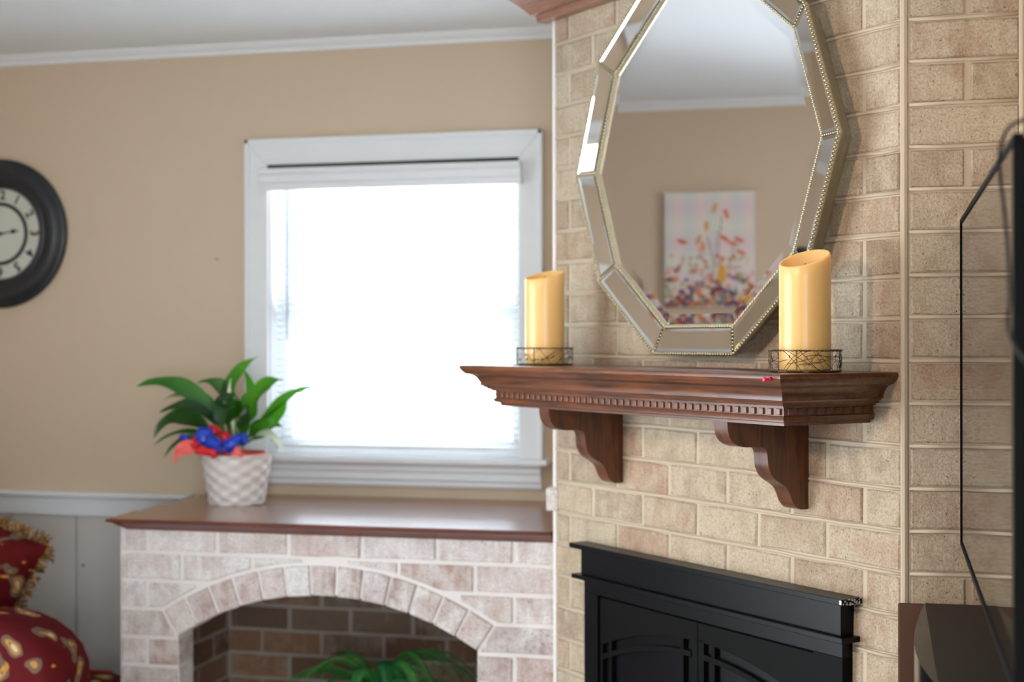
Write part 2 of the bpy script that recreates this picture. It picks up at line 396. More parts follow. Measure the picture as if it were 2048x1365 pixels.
struct(mb.build('wall_rear', M_WALL))
struct(MB().box((XL - .2, -2.4, -0.1), (3.0, YW + .3, 0)).build('floor', M_FLOOR))
struct(MB().box((XL - .2, -2.4, CEIL), (3.0, YW + .3, CEIL + .1)).build('ceiling', M_CEIL))
# crown trim: profile (out, z)
crown = [(0.0, 2.372), (0.010, 2.372), (0.012, 2.384), (0.020, 2.387), (0.030, 2.395), (0.034, 2.405), (0.0, 2.405)]
mb = MB(); mb.prism([(YW - a, b) for a, b in crown], XL, -0.80, 'x'); struct(autosmooth(mb.build('trim_1', M_TRIM), 50))
mb = MB(); mb.prism([(XL + a, b) for a, b in crown], -2.2, YW, 'y'); struct(autosmooth(mb.build('trim_2', M_TRIM), 50))
# wainscot
wn = struct(MB().box((XL, YW - .006, 0), (-2.20, YW, .88)).build('trim_3', M_GAP))
bx = [-3.15, -3.108, -2.862, -2.616, -2.370, -2.2]
for a, b in zip(bx[:-1], bx[1:]):
    o = MB().box((a + .0025, YW - .016, 0.1), (b - .0025, YW - .002, .88), ch=.002).build('panel', M_WAIN, wn)
MB().box((XL, YW - .026, .866), (-2.20, YW - .002, .928), ch=.002).build('cap_board', M_TRIM, wn)
bevelmod(MB().box((XL, YW - .042, .928), (-2.20, YW - .002, .944)).build('cap_ledge', M_TRIM, wn), .004)
MB().box((XL, YW - .03, 0), (-2.20, YW - .002, .1), ch=.003).build('base_board', M_TRIM, wn)
MB().lathe([(0.0045, 0), (0.0045, -.002), (0.0, -.003)], 10, (-2.59, YW - .016, .70), 'y').build('knot', M_GAP, wn)

# ------------------------------------------------------------------ window_1
win = struct(empty('window_1', (-1.515, YW, 1.078)))
wb = win.location.copy()
def wbuild(mb, name, mat, parent=None, **kw):
    o = mb.build(name, mat, parent or win, **kw)
    if o.parent == win: o.location = -wb
    return o
# casing: stepped boards with mitres
def casing_side(poly_outer, name):
    mb = MB(); mb.prism(poly_outer, YW - .018, YW + .0, 'y'); o = wbuild(mb, name, M_TRIM); bevelmod(o, .003); return o
xo0, xo1, xi0, xi1, zt, zti, zb = -2.008, -1.024, -1.930, -1.100, 2.093, 2.009, 1.078
casing_side([(xo0, zb), (xo0, zt), (xi0, zti), (xi0, zb)], 'casing')
casing_side([(xo1, zb), (xo1, zt), (xi1, zti), (xi1, zb)], 'casing')
casing_side([(xo0, zt), (xo1, zt), (xi1, zti), (xi0, zti)], 'casing')
for a, b in (((xo0, zb), (xo0 + .016, zt)), ((xo1 - .016, zb), (xo1, zt)), ((xo0, zt - .016), (xo1, zt))):
    wbuild(MB().box((a[0], YW - .024, a[1]), (b[0], YW - .017, b[1]), ch=.003), 'back_band', M_TRIM)
bevelmod(wbuild(MB().box((-2.035, YW - .05, 1.060), (-1.004, YW + .08, 1.080)), 'stool', M_TRIM), .006, 3)
wbuild(MB().prism([(YW, .986), (YW - .012, .986), (YW - .016, .992), (YW - .016, 1.002), (YW - .022, 1.010), (YW - .022, 1.030), (YW - .028, 1.036), (YW - .030, 1.050), (YW - .040, 1.060), (YW, 1.060)], -1.985, -1.030, 'x'), 'apron', M_TRIM)
# jamb liners
for a, b in (((-1.937, 1.078), (-1.925, 2.02)), ((-1.105, 1.078), (-1.093, 2.02)), ((-1.937, 2.014), (-1.093, 2.024))):
    wbuild(MB().box((a[0], YW - .001, a[1]), (b[0], YW + .16, b[1])), 'jamb', M_TRIM)
def sash(y, z0, z1):
    mb = MB(); x0, x1, s_ = -1.925, -1.105, .042
    mb.box((x0, y, z0), (x0 + s_, y + .03, z1)); mb.box((x1 - s_, y, z0), (x1, y + .03, z1)); mb.box((x0 + s_, y, z0), (x1 - s_, y + .03, z0 + s_)); mb.box((x0 + s_, y, z1 - .038), (x1 - s_, y + .03, z1))
    o = wbuild(mb, 'sash', M_TRIM)
    MB().box((x0 + s_, y + .012, z0 + s_), (x1 - s_, y + .016, z1 - .038)).build('pane', M_GLASS, o)
sash(YW + .085, 1.08, 1.555); sash(YW + .12, 1.52, 2.014)
wbuild(MB().box((-1.93, YW - .0165, 1.996), (-1.10, YW + .02, 2.0095)), 'gap', M_GAP)
# window_2 and 3 (left wall and rear, seen only in reflections)
def simple_window(name, axis, c, u0, u1, z0, z1, inward, nm=2):
    w_ = struct(empty(name, (c, (u0 + u1) / 2, z0) if axis == 'x' else ((u0 + u1) / 2, c, z0)))
    def bx_(a0, a1, b0, b1, d0, d1, nme, mat):
        mb = MB()
        if axis == 'x': mb.box((min(d0, d1), a0, b0), (max(d0, d1), a1, b1))
        else: mb.box((a0, min(d0, d1), b0), (a1, max(d0, d1), b1))
        o = mb.build(nme, mat, w_); o.location = -w_.location; return o
    t = .05
    for a in ((u0 - t, u0, z0 - t, z1 + t), (u1, u1 + t, z0 - t, z1 + t), (u0, u1, z1, z1 + t), (u0, u1, z0 - t, z0)):
        bx_(*a, c, c + .02 * inward, 'casing', M_TRIM)
    W_ = (u1 - u0) / nm
    for i in range(nm):
        a, b = u0 + i * W_, u0 + (i + 1) * W_; e0, e1 = c - .06 * inward, c - .09 * inward
        for q in ((a, a + .045, z0, z1), (b - .045, b, z0, z1), (a, b, z0, z0 + .06), (a, b, z1 - .045, z1)): bx_(*q, e0, e1, 'sash', M_TRIM)
        bx_(a + .045, b - .045, z0 + .06, z1 - .045, c - .072 * inward, c - .076 * inward, 'pane', M_GLASS)
simple_window('window_2', 'x', XL, 1.18, 3.06, .06, 2.0, 1)
simple_window('window_3', 'y', -2.2, -.1, 2.1, .4, 2.1, 1)

# blind
bl = tag(empty('window_blind', (-1.515, YW - .03, 1.99)), 'white horizontal slat blind lowered over the bright window', 'blind')
def bb(mb, name, mat, **kw):
    o = mb.build(name, mat, bl, **kw); o.location = -bl.location; return o
val = [(YW - .018, 1.925), (YW - .040, 1.925), (YW - .045, 1.930), (YW - .045, 1.945), (YW - .050, 1.950), (YW - .050, 1.972), (YW - .058, 1.978), (YW - .060, 1.986), (YW - .056, 1.994), (YW - .018, 1.994)]
bb(MB().prism(val, -1.940, -1.086, 'x'), 'valance', M_TRIM)
sl = []
th = math.radians(28); hw = .0125
for var in range(1):
    vs_ = []; fs = []; n = 5
    for i in range(n):
        u = -1 + 2 * i / (n - 1); cv = .002 * (1 - u * u)
        yy = u * hw * math.cos(th) - cv * math.sin(th); zz = -u * hw * math.sin(th) + cv * math.cos(th)
        vs_ += [(-.405, yy, zz), (.405, yy, zz)]
    for i in range(n - 1): fs.append((2 * i, 2 * i + 1, 2 * i + 3, 2 * i + 2))
    slat_me = mesh('slat', vs_, fs, M_SLAT, True)
k = 0; z = 1.128
while z < 1.93:
    o = ob('slat', slat_me, bl, (0, (YW + .035) - bl.location.y, z - bl.location.z)); z += .0213
bb(MB().box((-1.921, YW + .024, 1.099), (-1.109, YW + .046, 1.112), ch=.002), 'bottom_rail', M_TRIM)
for xx in (-1.80, -1.515, -1.23):
    bb(MB().tube([(xx, YW + .021, 1.10), (xx, YW + .021, 1.93)], .0007, 4), 'ladder_cord', M_SLAT)
    bb(MB().tube([(xx, YW + .049, 1.10), (xx, YW + .049, 1.93)], .0007, 4), 'ladder_cord', M_SLAT)
    bb(MB().lathe([(.006, 0), (.006, -.003), (0, -.004)], 10, (xx, YW + .024, 1.1045), 'y'), 'cord_button', M_TRIM)
bb(MB().tube([(-1.875, YW + .012, 1.45), (-1.873, YW + .014, 1.93)], .0035, 6), 'tilt_wand', plain('wand_clear', (170, 178, 184), 0.2))

# ------------------------------------------------------------------ chimney breast (angled 45 degrees)
S = math.sqrt(.5); CH = (0.031, 2.91, 0.0); RZ = -PI / 4
def chim_empty(name): return empty(name, CH, RZ)
ch = tag(chim_empty('chimney_breast'), 'angled painted brick chimney breast in the corner behind the mantel', 'chimney')
TL = 1.222
# mortar core in local coords: convert world footprint to local
def w2l(x_, y_):
    dx, dy = x_ - CH[0], y_ - CH[1]; return ((dx * S - dy * S), (dx * S + dy * S))
m0 = .0035
core_poly = [(0, m0), (-TL + .002, m0), w2l(-.831, 4.49), w2l(.031, 4.49)]
mb = MB(); mb.prism(core_poly, 0, CEIL - .001, 'z'); mb.build('mortar', M_MO_CH, ch)
for k in range(-12, 12):
    z0 = 1.405 + .08 * k + J; z1 = z0 + .08 - 2 * J
    half = (k % 2 == 0) or k == 1
    e = .012; segs = []; t = .107 if half else .211
    a = e
    cuts = []
    while t < TL - .03: cuts.append(t); t += .2085
    for t in cuts: segs.append((a, t - J)); a = t + J
    segs.append((a, TL - .010))
    for a, b in segs:
        if z1 < .90 and a > .15 and b < 1.04: continue
        brick(ch, -b, -a, z0, z1, M_BR_CH)
mb = MB(); mb.tube([(-TL + .002, .006, 0.0), (-TL + .002, .006, 2.30)], .0085, 8); mb.build('corner_bead', M_MO_LE, ch)
mb = MB(); mb.tube([(-.003, .004, 0.0), (-.003, .004, CEIL - .002)], .0075, 8); mb.build('corner_bead', M_MO_CH, ch)
def ridges(parent, segs, mat):
    mb = MB(); rj = random.Random(4)
    for p, q in segs:
        p, q = Vector(p), Vector(q); m_ = max(2, int((q - p).length / .05)); pts = []
        for i in range(m_ + 1):
            c_ = p.lerp(q, i / m_)
            if abs((q - p).z) < .01: c_.z += rj.uniform(-.0012, .0012)
            else: c_.x += rj.uniform(-.001, .001)
            c_.y += rj.uniform(-.0006, .0006); pts.append(c_)
        mb.tube(pts, .0036, 6)
    stuff(mb.build('joint_ridge', mat, parent, smooth=True))
sg_ = []
for k in range(-11, 12):
    z0 = 1.405 + .08 * k
    if z0 > .935: sg_.append(((-TL + .01, .0022, z0), (-.008, .0022, z0)))
    else: sg_ += [((-TL + .01, .0022, z0), (-1.05, .0022, z0)), ((-.13, .0022, z0), (-.008, .0022, z0))]
ridges(ch, sg_, M_MO_CH)
# a proud brick end on the hidden left side, just above the slab
for q in range(1):
    wx, wy = -.839, 3.79; lx, ly = w2l(wx, wy)
    o = MB().box((-.012, -.03, 0), (.02, .06, .058), ch=.003).build('brick', M_BR_LE, ch, loc=(lx, ly, 1.008), rot=(0, 0, PI / 4))

# pilaster (return wall parallel to the window wall)
pl = tag(empty('brick_pilaster', (XR, 2.91, 0)), 'narrow painted brick pilaster beside the television', 'pilaster')
o = MB().box((.032, 2.91 + m0, 0), (XR, 3.3, CEIL - .001)).build('mortar', M_MO_CH, pl); o.location = (-XR, -2.91, 0)
for k in range(-17, 12):
    z0 = 1.405 + .08 * k + .003 + J; z1 = z0 + .08 - 2 * J
    if k % 2 == 0: sg = [(.043, .146 - J), (.146 + J, .238)]
    else: sg = [(.043, .238)]
    for a, b in sg: brick(pl, a - XR, b - XR, z0, z1, M_BR_CH)
mb = MB(); mb.tube([(-.003, -.001, 0), (-.003, -.001, CEIL - .002)], .006, 8); mb.build('corner_bead', M_MO_CH, pl)
ridges(pl, [((.040 - XR, .0022, 1.408 + .08 * k), (-.008, .0022, 1.408 + .08 * k)) for k in range(-16, 12)], M_MO_CH)

# ------------------------------------------------------------------ brick niche / ledge
YF = 3.863; XA, XB = -2.115, -0.846; ACX, ACZ, R1, R2 = -1.50, -.052, .797, .882
ni = tag(empty('brick_niche', (ACX, YF, 0)), 'low pale brick wall unit with an arched log opening below the window', 'brick base')
def nb(mb, name, mat, **kw):
    o = mb.build(name, mat, ni, **kw); o.location = -ni.location; return o
def face_poly(x0, x1, z0, z1, clip, N=10):
    # column approach: returns polygon list clipped to stay outside the arch extrados
    top, bot = [], []
    for i in range(N + 1):
        xx = x0 + (x1 - x0) * i / N; lo = z0; dx = xx - ACX
        if abs(dx) < clip and z1 > .60: lo = max(z0, ACZ + math.sqrt(max(0, (clip ** 2 if False else (R2 + .008) ** 2) - dx * dx)))
        if z1 - lo > .006: top.append((xx, z1)); bot.append((xx, lo))
    return top, bot
# front mortar skin, with arched hole
mb = MB(); N = 64
def hole_top(xx):
    dx = xx - ACX
    return ACZ + math.sqrt(R1 ** 2 - dx * dx) + .004 if abs(dx) < .437 else None
xs = sorted(set([XA, XB, ACX - .437, ACX + .437] + [ACX - .437 + .874 * i / 48 for i in range(49)]))
thick = .095
for a, b in zip(xs[:-1], xs[1:]):
    if b - a < 1e-6: continue
    c_ = (a + b) / 2
    if abs(c_ - ACX) < .437:
        za, zb_ = (ACZ + math.sqrt(R1 ** 2 - (q - ACX) ** 2) + .004 for q in (a, b)); yy0, yy1 = YF + m0, YF + thick
        mb.add([(a, yy0, za), (b, yy0, zb_), (b, yy0, .915), (a, yy0, .915), (a, yy1, za), (b, yy1, zb_), (b, yy1, .915), (a, yy1, .915)],
               [(0, 1, 2, 3), (7, 6, 5, 4), (0, 4, 5, 1), (3, 2, 6, 7)])
    else: mb.box((a, YF + m0, 0), (b, YF + thick, .915))
nb(mb, 'mortar', M_MO_LE)
rows = [(.848, .915, 0), (.768, .848, 1), (.688, .768, 0), (.608, .688, 1), (.528, .608, 0), (.448, .528, 1), (.368, .448, 0), (.288, .368, 1)]
for z0, z1, par in rows:
    z0 += J; z1 -= J if z1 < .9 else 0
    cuts = [XA + .003 - J] + [c_ for c_ in [(-2.030 if par == 0 else -1.925) + .2135 * i for i in range(7)] if XA + .03 < c_ < XB - .05] + [XB + J - .004]
    for a, b in zip(cuts[:-1], cuts[1:]):
        a += J; b -= J
        if z0 < .60:      # beside the opening
            if b > ACX - .437 and a < ACX + .437:
                if a < ACX - .437 - .03: b = ACX - .4385
                elif b > ACX + .437 + .03: a = ACX + .4385
                else: continue
            brick(ni, a - ACX, b - ACX, z0, z1, M_BR_LE); continue
        if z0 < .68:
            lim0, lim1 = .4445, .486  # slanted against the springer
            if b < ACX - lim1 or a > ACX + lim1: brick(ni, a - ACX, b - ACX, z0, z1, M_BR_LE); continue
            if a < ACX - lim1 - .0: p = [(a, z0), (ACX - lim0, z0), (ACX - lim1, z1), (a, z1)]
            elif b > ACX + lim1: p = [(ACX + lim0, z0), (b, z0), (b, z1), (ACX + lim1, z1)]
            else: continue
            nb(MB().prism(p, YF, YF + .03, 'y', ch=.003), 'brick', M_BR_LE); continue
        dmin = 0 if a < ACX < b else min(abs(a - ACX), abs(b - ACX))
        if dmin > R2 + .01 or z0 > ACZ + math.sqrt(max(0, (R2 + .008) ** 2 - dmin ** 2)):
            brick(ni, a - ACX, b - ACX, z0, z1, M_BR_LE); continue
        top, bot = face_poly(a, b, z0, z1, R2 + .008)
        if len(top) >= 2 and abs(top[-1][0] - top[0][0]) > .02:
            p = bot + top[::-1]; q = []
            for pt in p:
                if not q or (Vector(pt) - Vector(q[-1])).length > 1e-4: q.append(pt)
            nb(MB().prism(q, YF, YF + .03, 'y', ch=.0025), 'brick', M_BR_LE)
NV = 13; A0 = math.asin(.437 / R1)
for i in range(NV):
    a0 = -A0 + 2 * A0 * i / NV + .0038; a1 = -A0 + 2 * A0 * (i + 1) / NV - .0038
    g = [(ACX + rr * math.sin(aa), ACZ + rr * math.cos(aa)) for rr, aa in ((R1, a0), (R1, a1), (R2 - .003, a1), (R2 - .003, (a0 + a1) / 2), (R2 - .003, a0))]
    g = [(p[0] + random.uniform(-.0012, .0012), p[1] + random.uniform(-.0012, .0012)) for p in g]
    nb(MB().prism(g, YF - .001 + random.uniform(-.001, .001), YF + .092, 'y', ch=.0035), 'brick', M_BR_LE)
# inside of the niche
YB = 4.62
mb = MB(); mb.box((-2.155, YB, .0), (-.86, YB + .06, .93)); mb.box((-2.156, YF + thick, 0), (-2.128, YB, .905)); mb.box((-.868, YF + thick, 0), (-.85, YB, .905)); mb.box((-2.18, YF, .0), (-.86, YB, .24)) if False else None
mb.box((-2.128, YF + .02, .0), (-.868, YB, .24))
nb(mb, 'inner_wall', M_MO_NI)
nb(MB().box((XA, YF + thick, 0), (-2.19, YB - .13, .905)) if False else MB().box((-2.155, YF + .2, .905), (-.85, YW - .01, .911)), 'inner_top', M_MO_NI)
for r_ in range(8):
    z0 = .248 + .08 * r_ + J; z1 = z0 + .08 - 2 * J
    xx = -2.125 + (0 if r_ % 2 else -.1)
    while xx < -.87:
        a, b = max(xx + J, -2.125), min(xx + .2135 - J, -.872)
        if b - a > .03:
            o = ob('brick', brick_mesh(round(b - a, 2), z1 - z0, M_BR_NI), ni, (a - ACX, YB - .004 - YF, z0))
        xx += .2135
for r_ in range(8):   # left inner side and jamb returns
    z0 = .248 + .08 * r_ + J; z1 = z0 + .08 - 2 * J
    yy = YF + thick + (0.0 if r_ % 2 else -.1)
    while yy < YB:
        a, b = max(yy + J, YF + thick), min(yy + .2135 - J, YB - .006)
        if b - a > .03: ob('brick', brick_mesh(round(b - a, 2), z1 - z0, M_BR_NI), ni, (-2.125 - ACX, a - YF, z0), (0, 0, PI / 2))
        yy += .2135
for r_ in range(4):
    z0 = .288 + .08 * r_ + J; z1 = z0 + .08 - 2 * J
    nb(MB().box((ACX - .440, YF + .004, z0), (ACX - .434, YF + .092, z1), ch=.001), 'brick', M_BR_LE)

# wooden slab on the ledge
sb = tag(empty('wooden_ledge_top', (-1.5, 4.1, .948)), 'long reddish wooden slab top with worn varnish below the window', 'shelf')
pts_top = [(-2.136, 3.815), (-.862, 3.815), (-.862, 3.800), (-.850, 3.800), (-.850, YW - .001), (-2.158, YW - .001)]
prof = [(.0, -.010), (.004, -.004), (.012, 0.0)]
def slab_ring(ins, z, back=True):
    return [(-2.136 + ins, 3.815 + ins, z), (-.852, 3.815 + ins, z), (-.836, YW - .001, z), (-2.158 + ins, YW - .001, z)]
rings = [slab_ring(.045, .9115), slab_ring(.036, .918), slab_ring(.012, .934), slab_ring(.002, .936), slab_ring(.0, .940), slab_ring(.003, .9445), slab_ring(.008, .946)]
vs_ = [p for r_ in rings for p in r_]; fs = [(3, 2, 1, 0)]
for i in range(len(rings) - 1):
    for k in range(4):
        k2 = (k + 1) % 4; fs.append((i * 4 + k, i * 4 + k2, i * 4 + 4 + k2, i * 4 + 4 + k))
me = mesh('edge_moulding', vs_, fs, M_SLABE); o = ob('edge_moulding', me, sb); o.location = -sb.location; autosmooth(o, 30)
yb = [3.823, 3.985, 4.16, 4.33, YW - .002]
for a, b in zip(yb[:-1], yb[1:]):
    la = -2.128 - .03 * (a - 3.82) / .68 * .7; lb = -2.128 - .03 * (b - 3.82) / .68 * .7
    ra = -.852 + .016 * (a - 3.82) / .68; rb = -.852 + .016 * (b - 3.82) / .68
    mb = MB(); mb.prism([(la, a + .0004), (ra, a + .0004), (rb, b - .0004), (lb, b - .0004)], .9455, .9500, 'z'); mb.v = [(p_[0], p_[1], (.951 - .0052 * (b - p_[1]) / (b - a)) if p_[2] > .949 else .940) for p_ in mb.v]; o = mb.build('plank', M_SLAB, sb); o.location = -sb.location
ZL = .950

# ------------------------------------------------------------------ mantel shelf
mt = tag(chim_empty('mantel_shelf'), 'dark walnut mantel shelf with crown moulding and dentils on the brick', 'mantel')
TLm, TRm, OM, ZM = 1.198, .014, .292, 1.386
def mantel_loft(prof, name, mat, parent, tl=TLm, tr=TRm, om=OM, top=True):
    vs_ = []; fs = []
    for d_, z in prof:
        xl, xr, yf = -(tl - d_), -(tr + d_), -(om - d_)
        vs_ += [(xl, -.001, z), (xl, yf, z), (xr, yf, z), (xr, -.001, z)]
    m_ = len(prof)
    for i in range(m_ - 1):
        for k in range(4):
            k2 = (k + 1) % 4; fs.append((i * 4 + k, i * 4 + k2, i * 4 + 4 + k2, i * 4 + 4 + k))
    fs += [(0, 1, 2, 3), tuple((m_ - 1) * 4 + k for k in range(4))]
    o = ob(name, mesh(name, vs_, fs, mat), parent); return autosmooth(o, 28)
mantel_loft([(.004, ZM), (.0015, ZM - .001), (0, ZM - .004), (0, ZM - .009), (.003, ZM - .014), (.009, ZM - .019), (.012, ZM - .0225)], 'shelf_board', M_WOOD, mt)
pr = [(.012, ZM - .0225)]
for i in range(1, 9):   # cove
    a = i / 8 * PI / 2; pr.append((.014 + .024 * math.sin(a), ZM - .0235 - .020 * (1 - math.cos(a)) - .004 * i / 8))
pr += [(.038, ZM - .050), (.043, ZM - .051), (.046, ZM - .054), (.050, ZM - .0555), (.052, ZM - .060), (.058, ZM - .061), (.0585, ZM - .064)]
mantel_loft(pr, 'crown_moulding', M_WOOD, mt)
mantel_loft([(.0585, ZM - .064), (.0655, ZM - .0645), (.0655, ZM - .080), (.062, ZM - .0805)], 'dentil_band', M_WOOD, mt)
mantel_loft([(.062, ZM - .0805), (.061, ZM - .082), (.064, ZM - .088), (.064, ZM - .091), (.074, ZM - .0935), (.074, ZM - .099)], 'bed_moulding', M_WOOD, mt)
dm = mesh('dentil', *(lambda b: (b.v, b.f))(MB().box((-.0058, -.0042, -.0062), (.0058, .001, .0062), ch=.0012)), M_WOOD)
nfr = 44; yf = -(OM - .0655); zc = ZM - .0725
for i in range(nfr):
    xx = -(TLm - .0655) + .012 + (TLm - TRm - .131 - .024) * i / (nfr - 1); ob('dentil', dm, mt, (xx, yf, zc))
for i in range(9):
    yy = yf + .014 + .0235 * i; ob('dentil', dm, mt, (-(TRm + .0655), yy, zc), (0, 0, PI / 2)); ob('dentil', dm, mt, (-(TLm - .0655), yy, zc), (0, 0, -PI / 2))
# corbels
cprof = [(0, 1.2865), (0, 1.104), (.018, 1.1035), (.032, 1.108), (.043, 1.120), (.050, 1.135), (.058, 1.148), (.070, 1.157), (.086, 1.166), (.099, 1.178), (.106, 1.193), (.108, 1.208), (.110, 1.223), (.116, 1.231), (.128, 1.234), (.150, 1.2345), (.172, 1.236), (.190, 1.242), (.203, 1.253), (.209, 1.268), (.211, 1.2865)]
for tt, lab in ((.914, 'left scroll-cut walnut corbel under the mantel near the window'), (.262, 'right scroll-cut walnut corbel under the mantel')):
    cb = tag(chim_empty('corbel'), lab, 'corbel', 'corbels under the mantel')
    cb.location = Vector(CH) + Vector((S * -tt, -S * -tt, 1.104)) 
    mb = MB(); cs_ = [(p.x, p.z) for p in cat([(a, 0, b) for a, b in cprof[1:]], 4)]
    mb.prism([(-a, b - 1.104) for a, b in [cprof[0]] + cs_], -.042, 0.0, 'x')
    o = autosmooth(mb.build('bracket', M_WOODV, cb), 40)
# cornice at the top of the chimney
co = tag(chim_empty('ceiling_cornice'), 'brown wooden cornice at the top of the chimney against the ceiling', 'cornice')
mantel_loft([(.145, 2.266), (.125, 2.266), (.122, 2.284), (.112, 2.286), (.108, 2.292), (.09, 2.312), (.07, 2.330), (.05, 2.338), (.04, 2.35), (.02, 2.375), (.0, 2.38), (.0, 2.404)], 'moulding', M_CORN, co, tl=1.222 + .155, tr=.002 - .14, om=.155)

# ------------------------------------------------------------------ beveled mirror
mi = tag(chim_empty('wall_mirror'), 'tall ten-sided wall mirror with a beaded silver-gilt frame above the mantel', 'mirror')
MX, MZ = -.560, 1.848
V0 = [(.140, -.432), (.360, -.262), (.457, -.002), (.362, .262), (.140, .432), (-.140, .432), (-.362, .262), (-.457, -.002), (-.360, -.262), (-.140, -.432)]
V1 = inset(V0, .060)
OO, OI = .064, .050
def mv(p, o_): return Vector((MX + p[0], -o_, MZ + p[1]))
def sc_(V, s_): return [(a * s_, b * s_) for a, b in V]
mb = MB(); n = 10
Rg = [(sc_(V0, .925), .002), (sc_(V0, .935), .02), (sc_(V0, 1.004), .060), (sc_(V0, 1.004), .064), (V0, .0655), (sc_(V0, .990), .0645), (sc_(V0, .985), .060), (sc_(V1, .985), .044), (sc_(V1, .985), .004)]
vs_ = [mv(p, o_) for V, o_ in Rg for p in V]; fs = []
for i in range(len(Rg) - 1):
    for k in range(n):
        k2 = (k + 1) % n; fs.append((i * n + k, i * n + k2, (i + 1) * n + k2, (i + 1) * n + k))
fs.append(tuple(range(n))); mb.add(vs_, fs)
mb.build('frame', M_GILT, mi)
# bevelled strips
def strip(q, name, bev, hgt, par):
    # q: 4 corners (3D) outer-left, outer-right, inner-right, inner-left
    c_ = sum(q, Vector()) / 4; nrm = (q[1] - q[0]).cross(q[3] - q[0]).normalized()
    if nrm.y > 0: nrm = -nrm
    out = []
    for i in range(4):
        e1 = (q[i] - q[i - 1]).normalized(); e2 = (q[(i + 1) % 4] - q[i]).normalized()
        n1 = nrm.cross(e1); n2 = nrm.cross(e2)
        if n1.dot(c_ - q[i]) < 0: n1 = -n1
        if n2.dot(c_ - q[i]) < 0: n2 = -n2
        b = (n1 + n2).normalized(); out.append(q[i] + b * (bev / max(.4, b.dot(n1))) + nrm * hgt)
    mb = MB(); mb.add(list(q) + out, [(4, 5, 6, 7)] + [(i, (i + 1) % 4, 4 + (i + 1) % 4, 4 + i) for i in range(4)]); mb.build(name, M_MIRROR, par)
for k in range(n):
    k2 = (k + 1) % n
    a, b, c_, d_ = Vector(V0[k]), Vector(V0[k2]), Vector(V1[k2]), Vector(V1[k])
    def L(p, q, f): return p + (q - p) * f
    eg = (b - a).normalized() * .004; eg2 = (c_ - d_).normalized() * .004
    o0, o1 = L(a, d_, .09), L(b, c_, .09); i0, i1 = L(a, d_, .93), L(b, c_, .93)
    oh = lambda f: OO + .0022 + (OI - OO) * f
    strip([mv(o0 + eg, oh(.09)), mv(o1 - eg, oh(.09)), mv(i1 - eg2, oh(.93)), mv(i0 + eg2, oh(.93))], 'mirror_strip', .006, -.0007, mi)
# central glass
CI = sc_(V1, .985); CJ = sc_(V1, .925)
mb = MB(); vs_ = [mv(p, .0438) for p in CI] + [mv(p, .0432) for p in CJ]
mb.add(vs_, [tuple(range(n, 2 * n))] + [(k, (k + 1) % n, n + (k + 1) % n, n + k) for k in range(n)]); mb.build('center_glass', M_MIRROR, mi)
# beads
ico = bmesh.new(); bmesh.ops.create_icosphere(ico, subdivisions=1, radius=1.0); IV = [v_.co.copy() for v_ in ico.verts]; ico.verts.index_update(); IF = [[v_.index for v_ in f.verts] for f in ico.faces]; ico.free()
def bead_line(mb, p, q, pitch, r_):
    L_ = (q - p).length; m_ = max(1, int(L_ / pitch))
    for i in range(m_):
        c_ = p + (q - p) * ((i + .5) / m_); mb.add([c_ + v_ * r_ for v_ in IV], IF)
mb = MB()
for k in range(n):
    k2 = (k + 1) % n; bead_line(mb, mv(sc_(V0, .999)[k], .0665), mv(sc_(V0, .999)[k2], .0665), .0086, .0037)
o = stuff(mb.build('outer_beading', M_BEAD, mi, smooth=True))
mb = MB()
for k in range(n):
    k2 = (k + 1) % n; bead_line(mb, mv(V1[k], .0505), mv(V1[k2], .0505), .0086, .0037); bead_line(mb, mv(V1[k], .0505), mv(V0[k], .0665), .0080, .0034)
o = stuff(mb.build('inner_beading', M_BEAD, mi, smooth=True))
mb = MB(); Va = sc_(V1, 1.012); Vb = sc_(V1, .982)
vs_ = [mv(p, .046) for p in Va] + [mv(p, .051) for p in sc_(V1, 1.005)] + [mv(p, .051) for p in sc_(V1, .993)] + [mv(p, .040) for p in Vb]
mb.add(vs_, [(r_ * n + k, r_ * n + (k + 1) % n, (r_ + 1) * n + (k + 1) % n, (r_ + 1) * n + k) for r_ in range(3) for k in range(n)]); mb.build('inner_rim', M_GILT, mi)

# ------------------------------------------------------------------ fireplace insert
fi = tag(chim_empty('fireplace_insert'), 'black metal fireplace surround with arched glass doors set in the brick', 'fireplace')
def lbx(t0, t1, o0, o1, z0, z1, name, mat, par=None, ch_=.0, bev=.0):
    o = MB().box((-t1, -o1, z0), (-t0, -o0, z1), ch=ch_).build(name, mat, par or fi)
    if bev: bevelmod(o, bev)
    return o
lbx(.112, 1.072, -.001, .052, .934, .946, 'top_shelf', M_BLACK, bev=.0012)
lbx(.134, 1.046, -.001, .034, .870, .934, 'header_panel', M_BLACK, bev=.001)
lbx(.116, 1.068, -.001, .048, .859, .870, 'lower_shelf', M_BLACK, bev=.0012)
lbx(.138, 1.044, -.001, .026, .826, .859, 'top_rail', M_BLACK, bev=.001)
lbx(.986, 1.044, -.001, .026, .02, .826, 'side_post', M_BLACKM, bev=.001)
lbx(.138, .222, -.001, .026, .02, .826, 'side_post', M_BLACKM, bev=.001)
lbx(.222, .986, -.001, .010, .02, .826, 'firebox_back', M_VOID)
lbx(.113, .119, .0515, .0525, .936, .944, 'chipped_edge', M_CHIP)
mbc = MB()
for i in range(26):
    yy = -random.uniform(.002, .05); zz = random.uniform(.935, .9455); s_ = random.uniform(.0006, .0022); mbc.box((-.1121, yy - s_, zz - s_ * .8), (-.1112, yy + s_, zz + s_ * .8))
mbc.build('paint_chips', M_CHIP, fi)['kind'] = 'stuff'
